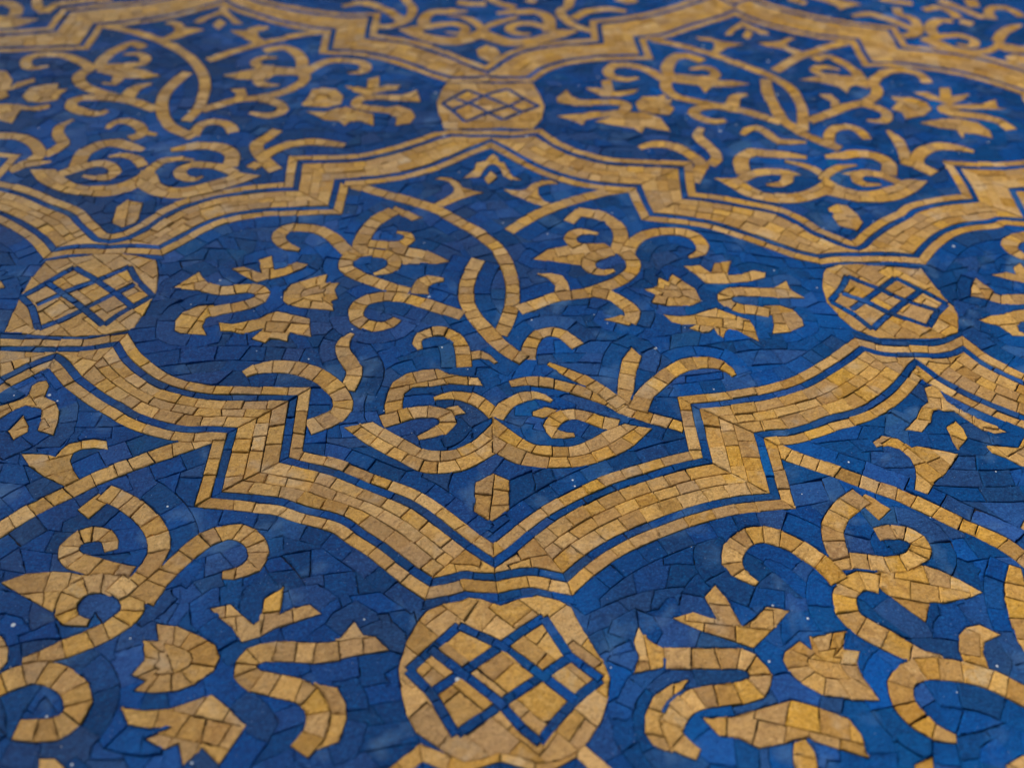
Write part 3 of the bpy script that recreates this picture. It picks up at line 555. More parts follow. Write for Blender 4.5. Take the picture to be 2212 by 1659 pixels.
p1,-1|heart#R/spiral|g||2705,-3603 2774,-3565 2850,-3584 2815,-3635 2760,-3654 2703,-3639
p1,-1|heart#R/spiral|s|0.9,1.1,0.35|3165,-3716 3070,-3683 2985,-3632 2914,-3620 2840,-3654 2802,-3706 2803,-3756 2841,-3784 2925,-3778
p1,-1|heart#R/hook|s|0.85,0.6,1|2588,-3378 2674,-3356 2776,-3363 2876,-3393 2983,-3440 3080,-3490 3157,-3538 3215,-3590 3301,-3628 3385,-3666 3471,-3697 3529,-3726
p1,-1|heart#R/hook|s|0.85,0.35,1|2813,-3206 2894,-3265 2974,-3321 3044,-3376 3112,-3446 3161,-3499 3205,-3554
p1,-1|tendril#R/leaf|g||3317,-3050 3369,-3138 3317,-3281 3290,-3419 3253,-3538 3227,-3564 3187,-3472 3207,-3337 3250,-3168
p1,-1|tendril#R|s|1.05,1,0.35|3287,-3592 3338,-3479 3417,-3380 3516,-3283 3602,-3221 3692,-3194 3779,-3197 3849,-3234 3887,-3307
p1,-1|palmette#R/arc|s|1.1,1,1|3111,-1607 3269,-1646 3352,-1727 3389,-1857 3375,-1974 3338,-2108
p1,-1|palmette#R/arc|g||3006,-1706 3102,-1572 3159,-1585 3141,-1658 3076,-1758
p1,-1|palmette#R/curl|s|0.9,0.35,1|3235,-1875 3137,-1841 3061,-1882 3034,-1950 3078,-2026
p1,-1|palmette#R|g||2769,-2175 2878,-2058 3012,-2018 3059,-1989 3191,-1987 3269,-1985 3326,-2070 3274,-2146 3182,-2202 3093,-2240 2955,-2214
p1,-1|palmette#R/curl|s|0.95,0.35,1|3302,-2291 3203,-2319 3145,-2279 3140,-2194 3224,-2109 3314,-2080
p1,-1|scroll#R#f295|s|0.98,0.35,1|3816,-2138 3902,-2085 3929,-1995 3891,-1888 3803,-1840 3679,-1838 3561,-1874 3478,-1953 3427,-2050 3394,-2144
p1,-1|scroll#R#f296|s|1.0,1,1|3390,-2088 3432,-2190 3420,-2290 3333,-2397 3230,-2467 3131,-2525 3025,-2551 2931,-2572 2847,-2606 2763,-2657 2659,-2714
p1,-1|scroll#R#f297|s|1.0,1,1|3132,-2520 3242,-2556 3316,-2632 3363,-2708 3361,-2772 3330,-2820
p1,-1|scroll#R#f298|g||3176,-2806 3239,-2781 3292,-2752 3361,-2812 3330,-2856
p1,-1|scroll#R/leaf|g||2793,-2342 2884,-2332 2956,-2358 2983,-2418 2998,-2530 2891,-2548 2902,-2454 2860,-2385
p1,-1|flower#R/sprout|g||3760,-2246 3871,-2230 3932,-2310 3974,-2201 4087,-2181 4035,-2336 4123,-2326 4214,-2280 4295,-2306 4277,-2360 4147,-2414 4005,-2433 3879,-2426 3831,-2338
p1,-1|flower#R|g||3463,-2491 3556,-2464 3580,-2368 3632,-2411 3671,-2331 3725,-2392 3796,-2478 3814,-2614 3733,-2664 3579,-2665 3491,-2633 3534,-2549
p1,-1|flower#R/trumpet|g||4304,-2473 4409,-2393 4412,-2489 4484,-2582 4292,-2572
p1,-1|flower#R/trumpet|s|1.0,1,1|4314,-2521 4231,-2518 4116,-2513 4031,-2514 3972,-2562 3977,-2629 4049,-2682 4148,-2701 4225,-2725
p1,-1|flower#R/leaf|g||3546,-2747 3656,-2763 3728,-2754 3807,-2713 3895,-2679 3977,-2736 4086,-2799 4098,-2862 4097,-3001 4034,-2948 3984,-2902 3936,-2887 3912,-2910 3885,-2972 3857,-2934 3847,-2879 3810,-2918 3769,-2926 3687,-2881 3744,-2841 3652,-2847 3595,-2827
p2,0|long_stem|s|0.95,1,1|4011,1321 4224,1211 4450,1107 4637,995 4809,834 4954,678 5050,518 5111,317 5129,159 5128,24 5114,-108 5081,-235 5039,-351
p2,0|lens_stem|s|1,1,1|4914,414 4861,261 4836,105 4841,-29 4872,-142 4917,-236 4970,-321 5042,-448 5116,-528 5181,-578
p2,0|short_stem|s|0.95,1,1|6014,1318 5859,1266 5673,1179 5502,1085 5393,1009 5286,918 5191,817 5125,744
p2,0|trefoil|g||5001,1747 5032,1784 5069,1736 5074,1676 5116,1653 5138,1558 5172,1477 5236,1410 5158,1420 5106,1476 5072,1592 5042,1632 4999,1621 4962,1554 4925,1449 4799,1423 4847,1493 4889,1564 4901,1648 4975,1686
p2,0|diamond|g||5010,1532 5057,1452 4990,1348 4961,1427
p2,0|horn#L|g||4591,1412 4644,1443 4716,1433 4776,1377 4801,1299 4871,1261 4953,1232 4848,1179 4756,1113 4665,1041 4596,1074 4674,1154 4737,1232 4742,1298 4705,1376 4651,1402
p2,0|horn#R|g||5504,1370 5407,1357 5351,1311 5347,1222 5383,1136 5444,1083 5379,1050 5278,1123 5164,1207 5101,1279 5189,1267 5261,1287 5306,1355 5374,1413 5459,1422
p2,0|palmette#L/arc|s|1.15,1,1|4330,989 4236,885 4170,754 4138,618 4134,468
p2,0|palmette#L/arc|g||4333,1046 4433,977 4532,900 4461,855 4355,949 4313,999
p2,0|palmette#L/curl|s|0.85,0.35,1|4363,724 4430,709 4455,646 4420,592 4345,568 4258,578 4184,590
p2,0|palmette#L|g||4142,542 4240,525 4327,517 4432,556 4542,525 4651,456 4730,393 4643,361 4422,353 4365,416 4266,460 4152,431
p2,0|palmette#L/curl|s|0.95,1,0.35|4222,478 4298,470 4363,412 4370,340 4329,281 4245,244
p2,0|scroll#L#f317|s|1.0,1,0.6|4091,458 4056,384 4062,313 4137,240 4246,170 4353,113 4483,67
p2,0|scroll#L/leaf|s|1.05,0.35,1.2|4695,189 4612,188 4552,139 4545,43
p2,0|scroll#L#f319|s|1.0,0.6,1|4422,-201 4386,-253 4320,-283 4240,-262 4174,-196 4167,-116 4202,-38 4279,7 4379,16 4482,-8 4605,-64 4717,-124 4817,-174
p2,0|flower#L|g||3712,-40 3698,59 3738,135 3843,188 3951,232 3951,146 4037,155 4014,79 4044,-12 4006,-37 4032,-134 3931,-118 3830,-103 3747,-72
p2,0|flower#L/leaf|g||3360,-249 3445,-264 3518,-240 3591,-208 3642,-161 3692,-137 3800,-175 3897,-206 3903,-275 3926,-381 3849,-359 3798,-337 3789,-375 3792,-424 3741,-405 3688,-398 3665,-435 3579,-398 3605,-353 3634,-300 3572,-331 3519,-354 3448,-332 3386,-332
p2,0|tendril#L/leaf|s|0.95,0.35,1|4164,-340 4121,-418 4123,-506 4164,-591 4207,-675 4204,-744 4178,-831
p2,0|tendril#L|s|1.15,0.5,1|3592,-708 3655,-661 3744,-643 3846,-649 3942,-679 4031,-734 4104,-811 4157,-890 4168,-981 4137,-1046 4072,-1090 3999,-1128
p2,0|curl|s|0.9,0.35,1|4572,-486 4547,-407 4595,-347 4672,-319 4751,-349 4800,-421 4823,-516 4829,-644
p2,0|curl/horn|s|0.75,1,0.35|4858,-548 4920,-530 4980,-556 5014,-608
p2,0|heart#L/hook|g||4405,-1037 4392,-955 4405,-850 4428,-770 4497,-702 4588,-667 4681,-656 4747,-703 4831,-721 4910,-727 4940,-802 4831,-789 4749,-782 4649,-807 4540,-813 4498,-863 4494,-942 4495,-1006
p2,0|heart#L/spiral|s|0.95,1.1,0.35|4386,-1081 4463,-1052 4549,-1016 4637,-1003 4718,-1024 4747,-1071 4725,-1130 4665,-1169 4588,-1199
p2,0|heart#L/spiral|g||4691,-1005 4743,-973 4797,-956 4842,-1020 4771,-1041 4736,-1037
p2,0|heart#L/arc|s|0.85,0.35,1|4665,-905 4750,-876 4832,-882 4905,-921 4967,-979 5002,-1036
p2,0|heart#L|b||4342,-1081 4452,-1167 4542,-1227 4630,-1286 4698,-1297 4784,-1286 4878,-1227 4948,-1142 5001,-1068/4189,-1124 4311,-1238 4402,-1309 4498,-1372 4602,-1440 4719,-1457 4828,-1435 4937,-1367 4997,-1321
p2,0|palmette#R/arc|s|1.1,1,1|5611,992 5769,953 5852,872 5889,742 5875,625 5838,491
p2,0|palmette#R/arc|g||5506,893 5602,1027 5659,1014 5641,941 5576,841
p2,0|palmette#R/curl|s|0.9,0.35,1|5735,724 5637,758 5561,717 5534,649 5578,573
p2,0|palmette#R|g||5269,424 5378,541 5512,581 5559,610 5691,612 5769,614 5826,529 5774,453 5682,397 5593,359 5455,385
p2,0|palmette#R/curl|s|0.95,0.35,1|5802,308 5703,280 5645,320 5640,405 5724,490 5814,519
p2,0|scroll#R/leaf|g||5293,257 5384,267 5456,241 5483,181 5498,69 5391,51 5402,145 5360,214
p-2,0|lens_stem|s|1,1,1|-5086,414 -5139,261 -5164,105 -5159,-29 -5128,-142 -5083,-236 -5030,-321 -4958,-448 -4884,-528 -4819,-578
p-2,0|lens_stem/curl|s|0.9,1,1|-4798,-572 -4791,-477 -4761,-395 -4716,-338 -4651,-319 -4593,-337 -4546,-383 -4497,-453
p-2,0|short_stem|s|0.95,1,1|-3986,1318 -4141,1266 -4327,1179 -4498,1085 -4607,1009 -4714,918 -4809,817 -4875,744
p-2,0|trefoil|g||-4999,1747 -4968,1784 -4931,1736 -4926,1676 -4884,1653 -4862,1558 -4828,1477 -4764,1410 -4842,1420 -4894,1476 -4928,1592 -4958,1632 -5001,1621 -5038,1554 -5075,1449 -5201,1423 -5153,1493 -5111,1564 -5099,1648 -5025,1686
p-2,0|diamond|g||-4990,1532 -4943,1452 -5010,1348 -5039,1427
p-2,0|horn#L|g||-5409,1412 -5356,1443 -5284,1433 -5224,1377 -5199,1299 -5129,1261 -5047,1232 -5152,1179 -5244,1113 -5335,1041 -5404,1074 -5326,1154 -5263,1232 -5258,1298 -5295,1376 -5349,1402
p-2,0|horn#R|g||-4496,1370 -4593,1357 -4649,1311 -4653,1222 -4617,1136 -4556,1083 -4621,1050 -4722,1123 -4836,1207 -4899,1279 -4811,1267 -4739,1287 -4694,1355 -4626,1413 -4541,1422
p-2,0|heart#R/spiral|g||-4795,-1004 -4726,-966 -4650,-985 -4685,-1036 -4740,-1055 -4797,-1040
p-2,0|heart#R/spiral|s|0.9,1.1,0.35|-4335,-1117 -4430,-1084 -4515,-1033 -4586,-1021 -4660,-1055 -4698,-1107 -4697,-1157 -4659,-1185 -4575,-1179
p-2,0|heart#R/hook|s|0.85,0.6,1|-4912,-779 -4826,-757 -4724,-764 -4624,-794 -4517,-841 -4420,-891 -4343,-939 -4285,-991 -4199,-1029 -4115,-1067 -4029,-1098 -3971,-1127
p-2,0|heart#R/hook|s|0.85,0.35,1|-4687,-607 -4606,-666 -4526,-722 -4456,-777 -4388,-847 -4339,-900 -4295,-955
p-2,0|tendril#R/leaf|g||-4183,-451 -4131,-539 -4183,-682 -4210,-820 -4247,-939 -4273,-965 -4313,-873 -4293,-738 -4250,-569
p-2,0|tendril#R|s|1.05,1,0.35|-4213,-993 -4162,-880 -4083,-781 -3984,-684 -3898,-622 -3808,-595 -3721,-598 -3651,-635 -3613,-708
p-2,0|palmette#R/arc|s|1.1,1,1|-4389,992 -4231,953 -4148,872 -4111,742 -4125,625 -4162,491
p-2,0|palmette#R/arc|g||-4494,893 -4398,1027 -4341,1014 -4359,941 -4424,841
p-2,0|palmette#R/curl|s|0.9,0.35,1|-4265,724 -4363,758 -4439,717 -4466,649 -4422,573
p-2,0|palmette#R|g||-4731,424 -4622,541 -4488,581 -4441,610 -4309,612 -4231,614 -4174,529 -4226,453 -4318,397 -4407,359 -4545,385
p-2,0|palmette#R/curl|s|0.95,0.35,1|-4198,308 -4297,280 -4355,320 -4360,405 -4276,490 -4186,519
p-2,0|scroll#R#f355|s|0.98,0.35,1|-3684,461 -3598,514 -3571,604 -3609,711 -3697,759 -3821,761 -3939,725 -4022,646 -4073,549 -4106,455
p-2,0|scroll#R#f356|s|1.0,1,1|-4110,511 -4068,409 -4080,309 -4167,202 -4270,132 -4369,74 -4475,48 -4569,27 -4653,-7 -4737,-58 -4841,-115
p-2,0|scroll#R#f357|s|1.0,1,1|-4368,79 -4258,43 -4184,-33 -4137,-109 -4139,-173 -4170,-221
p-2,0|scroll#R#f358|g||-4324,-207 -4261,-182 -4208,-153 -4139,-213 -4170,-257
p-2,0|scroll#R/leaf|g||-4707,257 -4616,267 -4544,241 -4517,181 -4502,69 -4609,51 -4598,145 -4640,214
p-2,0|flower#R/sprout|g||-3740,353 -3629,369 -3568,289 -3526,398 -3413,418 -3465,263 -3377,273 -3286,319 -3205,293 -3223,239 -3353,185 -3495,166 -3621,173 -3669,261
p-2,0|flower#R|g||-4037,108 -3944,135 -3920,231 -3868,188 -3829,268 -3775,207 -3704,121 -3686,-15 -3767,-65 -3921,-66 -4009,-34 -3966,50
p-2,0|flower#R/trumpet|s|1.0,1,1|-3186,78 -3269,81 -3384,86 -3469,85 -3528,37 -3523,-30 -3451,-83 -3352,-102 -3275,-126
p-2,0|flower#R/trumpet|g||-3299,-52 -3195,-51 -3122,-92 -3085,-189 -3091,-252 -3198,-315 -3306,-328 -3275,-238 -3267,-158 -3318,-134
p-2,0|flower#R/leaf|g||-3954,-148 -3844,-164 -3772,-155 -3693,-114 -3605,-80 -3523,-137 -3414,-200 -3402,-263 -3403,-402 -3466,-349 -3516,-303 -3564,-288 -3588,-311 -3615,-373 -3643,-335 -3653,-280 -3690,-319 -3731,-327 -3813,-282 -3756,-242 -3848,-248 -3905,-228
p0,2|scroll#L/leaf|s|1.05,0.35,1.2|-305,5387 -388,5386 -448,5337 -455,5241
p0,2|flower#L/trumpet|g||-1986,5286 -1912,5385 -1860,5455 -1821,5386 -1770,5336 -1784,5255 -1876,5267
p0,2|flower#L/trumpet|s|0.98,1,1|-1792,5298 -1716,5269 -1636,5267 -1558,5283 -1493,5285 -1429,5247 -1429,5181 -1482,5132 -1564,5094 -1657,5066 -1711,5042
p0,2|flower#L|g||-1288,5158 -1302,5257 -1262,5333 -1157,5386 -1049,5430 -1049,5344 -963,5353 -986,5277 -956,5186 -994,5161 -968,5064 -1069,5080 -1170,5095 -1253,5126
p0,2|scroll#R/leaf|g||293,5455 384,5465 456,5439 483,5379 498,5267 391,5249 402,5343 360,5412
p0,2|flower#R/sprout|g||1260,5551 1371,5567 1432,5487 1474,5596 1587,5616 1535,5461 1623,5471 1714,5517 1795,5491 1777,5437 1647,5383 1505,5364 1379,5371 1331,5459
p0,2|flower#R|g||963,5306 1056,5333 1080,5429 1132,5386 1171,5466 1225,5405 1296,5319 1314,5183 1233,5133 1079,5132 991,5164 1034,5248
p0,2|flower#R/trumpet|g||1804,5324 1909,5404 1912,5308 1984,5215 1792,5225
p0,2|flower#R/trumpet|s|1.0,1,1|1814,5276 1731,5279 1616,5284 1531,5283 1472,5235 1477,5168 1549,5115 1648,5096 1725,5072
p2,2|scroll#L/leaf|s|1.05,0.35,1.2|4695,5387 4612,5386 4552,5337 4545,5241
p2,2|flower#L/trumpet|g||3014,5286 3088,5385 3140,5455 3179,5386 3230,5336 3216,5255 3124,5267
p2,2|heart#R/spiral|s|0.9,1.1,0.35|5665,4081 5570,4114 5485,4165 5414,4177 5340,4143 5302,4091 5303,4041 5341,4013 5425,4019
p2,2|tendril#R/leaf|g||5817,4747 5869,4659 5817,4516 5790,4378 5753,4259 5727,4233 5687,4325 5707,4460 5750,4629
p2,2|tendril#R|s|1.05,1,0.35|5787,4205 5838,4318 5917,4417 6016,4514 6102,4576 6192,4603 6279,4600 6349,4563 6387,4490
p2,2|scroll#R#f379|s|1.0,1,1|5632,5277 5742,5241 5816,5165 5863,5089 5861,5025 5830,4977
p2,2|scroll#R#f380|g||5676,4991 5739,5016 5792,5045 5861,4985 5830,4941
p2,2|scroll#R/leaf|g||5293,5455 5384,5465 5456,5439 5483,5379 5498,5267 5391,5249 5402,5343 5360,5412
p2,2|flower#R/sprout|g||6260,5551 6371,5567 6432,5487 6474,5596 6587,5616 6535,5461 6623,5471 6714,5517 6795,5491 6777,5437 6647,5383 6505,5364 6379,5371 6331,5459
p2,2|flower#R|g||5963,5306 6056,5333 6080,5429 6132,5386 6171,5466 6225,5405 6296,5319 6314,5183 6233,5133 6079,5132 5991,5164 6034,5248
p2,2|flower#R/trumpet|g||6804,5324 6909,5404 6912,5308 6984,5215 6792,5225
p2,2|flower#R/trumpet|s|1.0,1,1|6814,5276 6731,5279 6616,5284 6531,5283 6472,5235 6477,5168 6549,5115 6648,5096 6725,5072
p2,2|flower#R/trumpet|g||6701,5146 6805,5147 6878,5106 6915,5009 6909,4946 6802,4883 6694,4870 6725,4960 6733,5040 6682,5064
p2,2|flower#R/leaf|g||6046,5050 6156,5034 6228,5043 6307,5084 6395,5118 6477,5061 6586,4998 6598,4935 6597,4796 6534,4849 6484,4895 6436,4910 6412,4887 6385,4825 6357,4863 6347,4918 6310,4879 6269,4871 6187,4916 6244,4956 6152,4950 6095,4970
p-2,2|lens_stem|s|1,1,1|-5086,5612 -5139,5459 -5164,5303 -5159,5169 -5128,5056 -5083,4962 -5030,4877 -4958,4750 -4884,4670 -4819,4620
p-2,2|lens_stem/curl|s|0.9,1,1|-4798,4626 -4791,4721 -4761,4803 -4716,4860 -4651,4879 -4593,4861 -4546,4815 -4497,4745
p-2,2|scroll#L/leaf|s|1.05,0.35,1.2|-5305,5387 -5388,5386 -5448,5337 -5455,5241
p-2,2|scroll#L#f391|s|1.0,0.6,1|-5578,4997 -5614,4945 -5680,4915 -5760,4936 -5826,5002 -5833,5082 -5798,5160 -5721,5205 -5621,5214 -5518,5190 -5395,5134 -5283,5074 -5183,5024
p-2,2|tendril#L/leaf|s|0.95,0.35,1|-5836,4858 -5879,4780 -5877,4692 -5836,4607 -5793,4523 -5796,4454 -5822,4367
p-2,2|curl|s|0.9,0.35,1|-5428,4712 -5453,4791 -5405,4851 -5328,4879 -5249,4849 -5200,4777 -5177,4682 -5171,4554
p-2,2|curl/horn|s|0.75,1,0.35|-5142,4650 -5080,4668 -5020,4642 -4986,4590
p-2,2|heart#L/hook|g||-5595,4161 -5608,4243 -5595,4348 -5572,4428 -5503,4496 -5412,4531 -5319,4542 -5253,4495 -5169,4477 -5090,4471 -5060,4396 -5169,4409 -5251,4416 -5351,4391 -5460,4385 -5502,4335 -5506,4256 -5505,4192
p-2,2|heart#L/spiral|s|0.95,1.1,0.35|-5614,4117 -5537,4146 -5451,4182 -5363,4195 -5282,4174 -5253,4127 -5275,4068 -5335,4029 -5412,3999
p-2,2|heart#L/spiral|g||-5309,4193 -5257,4225 -5203,4242 -5158,4178 -5229,4157 -5264,4161
p-2,2|heart#L/arc|s|0.85,0.35,1|-5335,4293 -5250,4322 -5168,4316 -5095,4277 -5033,4219 -4998,4162
p-2,2|heart#L|b||-5658,4117 -5548,4031 -5458,3971 -5370,3912 -5302,3901 -5216,3912 -5122,3971 -5052,4056 -4999,4130/-5811,4074 -5689,3960 -5598,3889 -5502,3826 -5398,3758 -5281,3741 -5172,3763 -5063,3831 -5003,3877
p-2,2|heart#R/arc|s|0.85,0.35,1|-4683,4275 -4744,4317 -4803,4323 -4882,4290 -4947,4234 -4993,4143
p-2,2|heart#R/spiral|g||-4795,4194 -4726,4232 -4650,4213 -4685,4162 -4740,4143 -4797,4158
p-2,2|pendant|g||-5017,3746 -4935,3696 -4940,3503 -5034,3427 -5117,3494 -5109,3680
p-2,2|scroll#R#f403|s|1.0,1,1|-4368,5277 -4258,5241 -4184,5165 -4137,5089 -4139,5025 -4170,4977
p-2,2|scroll#R#f404|g||-4324,4991 -4261,5016 -4208,5045 -4139,4985 -4170,4941
p-2,2|scroll#R/leaf|g||-4707,5455 -4616,5465 -4544,5439 -4517,5379 -4502,5267 -4609,5249 -4598,5343 -4640,5412
p-2,2|flower#R/sprout|g||-3740,5551 -3629,5567 -3568,5487 -3526,5596 -3413,5616 -3465,5461 -3377,5471 -3286,5517 -3205,5491 -3223,5437 -3353,5383 -3495,5364 -3621,5371 -3669,5459
p-2,2|flower#R|g||-4037,5306 -3944,5333 -3920,5429 -3868,5386 -3829,5466 -3775,5405 -3704,5319 -3686,5183 -3767,5133 -3921,5132 -4009,5164 -3966,5248
p-2,2|flower#R/trumpet|g||-3196,5324 -3091,5404 -3088,5308 -3016,5215 -3208,5225
p-2,2|flower#R/trumpet|s|1.0,1,1|-3186,5276 -3269,5279 -3384,5284 -3469,5283 -3528,5235 -3523,5168 -3451,5115 -3352,5096 -3275,5072
p-2,2|flower#R/trumpet|g||-3299,5146 -3195,5147 -3122,5106 -3085,5009 -3091,4946 -3198,4883 -3306,4870 -3275,4960 -3267,5040 -3318,5064
p-2,2|flower#R/leaf|g||-3954,5050 -3844,5034 -3772,5043 -3693,5084 -3605,5118 -3523,5061 -3414,4998 -3402,4935 -3403,4796 -3466,4849 -3516,4895 -3564,4910 -3588,4887 -3615,4825 -3643,4863 -3653,4918 -3690,4879 -3731,4871 -3813,4916 -3756,4956 -3848,4950 -3905,4970
m-1,0|medallion_face|g||-2851,362 -2763,389 -2672,407 -2566,438 -2414,449 -2292,429 -2159,380 -2111,241 -2079,67 -2084,-10 -2095,-131 -2121,-315 -2194,-340 -2265,-368 -2437,-382 -2657,-374 -2862,-347 -2872,-181 -2884,-3 -2881,167
m-1,0|lattice|s|0.42,1,1|-2876,-11 -2768,134 -2650,299
m-1,0|lattice|s|0.42,1,1|-2759,-92 -2620,45 -2452,172 -2309,307
m-1,0|lattice|s|0.42,1,1|-2672,-315 -2556,-222 -2468,-127 -2349,2 -2229,127
m-1,0|lattice|s|0.42,1,1|-2308,-277 -2246,-176 -2184,-102 -2087,5
m-1,0|lattice|s|0.42,1,1|-2650,299 -2467,156 -2308,18 -2184,-102
m-1,0|lattice|s|0.42,1,1|-2769,137 -2567,-38 -2457,-134 -2308,-277
m-1,0|lattice|s|0.42,1,1|-2309,307 -2223,159 -2087,5
m-1,0|lattice|s|0.42,1,1|-2876,-11 -2781,-107 -2674,-322
m1,0|medallion_face|g||2211,344 2305,388 2432,398 2582,383 2721,368 2846,340 2872,185 2901,-11 2924,-54 2908,-162 2851,-310 2720,-369 2577,-373 2453,-378 2325,-368 2225,-293 2160,-156 2117,-15 2135,160 2177,293
m1,0|lattice|s|0.42,1,1|2139,-7 2251,129 2330,261
m1,0|lattice|s|0.42,1,1|2252,-88 2375,11 2512,132 2646,248
m1,0|lattice|s|0.42,1,1|2324,-281 2476,-135 2640,6 2767,110
m1,0|lattice|s|0.42,1,1|2683,-260 2778,-132 2886,-23
m1,0|lattice|s|0.42,1,1|2641,248 2768,118 2890,-26
m1,0|lattice|s|0.42,1,1|2329,258 2492,132 2630,5 2808,-102
m1,0|lattice|s|0.42,1,1|2238,81 2369,-8 2489,-123 2687,-250
m1,0|lattice|s|0.42,1,1|2136,-7 2241,-110 2328,-281
m0,-1|medallion_face|g||-326,-2274 -257,-2240 -176,-2224 -139,-2206 -80,-2216 4,-2253 83,-2217 173,-2196 269,-2223 325,-2263 355,-2349 404,-2456 451,-2561 465,-2623 446,-2713 405,-2814 350,-2897 301,-2938 226,-2977 135,-2986 71,-2961 -13,-2940 -85,-2969 -150,-2978 -214,-2951 -287,-2895 -348,-2853 -395,-2768 -421,-2665 -437,-2558 -409,-2432 -357,-2316
m0,-1|lattice|s|0.42,1,1|-395,-2570 -301,-2473 -182,-2352
m0,-1|lattice|s|0.42,1,1|-298,-2680 -159,-2577 -11,-2468 92,-2388 197,-2313
m0,-1|lattice|s|0.42,1,1|-183,-2859 -57,-2772 46,-2693 174,-2604 299,-2516
m0,-1|lattice|s|0.42,1,1|152,-2902 224,-2804 319,-2704 424,-2622
m0,-1|lattice|s|0.42,1,1|197,-2313 293,-2504 424,-2622
m0,-1|lattice|s|0.42,1,1|-182,-2352 -3,-2452 174,-2600 308,-2718
m0,-1|lattice|s|0.42,1,1|-305,-2467 -159,-2592 -9,-2722 76,-2831 152,-2902
m0,-1|lattice|s|0.42,1,1|-395,-2570 -296,-2675 -186,-2864
m0,1|medallion_face|g||-346,2972 -131,2989 120,2973 386,3007 433,2816 468,2582 436,2356 349,2190 116,2197 -130,2169 -349,2171 -400,2414 -419,2612 -390,2819
m0,1|lattice|s|0.36,1,1|-372,2599 -172,2856
m0,1|lattice|s|0.36,1,1|-283,2487 -21,2756 173,2883
m0,1|lattice|s|0.36,1,1|-182,2283 2,2454 178,2573 298,2702
m0,1|lattice|s|0.36,1,1|119,2333 296,2491 421,2581
m0,1|lattice|s|0.36,1,1|-172,2856 -21,2741 178,2573 288,2463
m0,1|lattice|s|0.36,1,1|-266,2689 -130,2592 2,2454 119,2333
m0,1|lattice|s|0.36,1,1|-372,2599 -282,2473 -182,2283
m0,1|lattice|s|0.36,1,1|173,2883 298,2708 421,2581
m-2,1|medallion_face|g||-5346,2972 -5131,2989 -4880,2973 -4614,3007 -4567,2816 -4532,2582 -4564,2356 -4651,2190 -4884,2197 -5130,2169 -5349,2171 -5400,2414 -5419,2612 -5390,2819
m-2,1|lattice|s|0.36,1,1|-5372,2599 -5172,2856
m-2,1|lattice|s|0.36,1,1|-5283,2487 -5021,2756 -4827,2883
m-2,1|lattice|s|0.36,1,1|-5182,2283 -4998,2454 -4822,2573 -4702,2702
m-2,1|lattice|s|0.36,1,1|-4881,2333 -4704,2491 -4579,2581
m-2,1|lattice|s|0.36,1,1|-5172,2856 -5021,2741 -4822,2573 -4712,2463
m-2,1|lattice|s|0.36,1,1|-5266,2689 -5130,2592 -4998,2454 -4881,2333
m-2,1|lattice|s|0.36,1,1|-5372,2599 -5282,2473 -5182,2283
m-2,1|lattice|s|0.36,1,1|-4827,2883 -4702,2708 -4579,2581
m2,1|medallion_face|g||4654,2972 4869,2989 5120,2973 5386,3007 5433,2816 5468,2582 5436,2356 5349,2190 5116,2197 4870,2169 4651,2171 4600,2414 4581,2612 4610,2819
m2,1|lattice|s|0.36,1,1|4628,2599 4828,2856
m2,1|lattice|s|0.36,1,1|4717,2487 4979,2756 5173,2883
m2,1|lattice|s|0.36,1,1|4818,2283 5002,2454 5178,2573 5298,2702
m2,1|lattice|s|0.36,1,1|5119,2333 5296,2491 5421,2581
m2,1|lattice|s|0.36,1,1|4828,2856 4979,2741 5178,2573 5288,2463
m2,1|lattice|s|0.36,1,1|4734,2689 4870,2592 5002,2454 5119,2333
m2,1|lattice|s|0.36,1,1|4628,2599 4718,2473 4818,2283
m2,1|lattice|s|0.36,1,1|5173,2883 5298,2708 5421,2581
"""
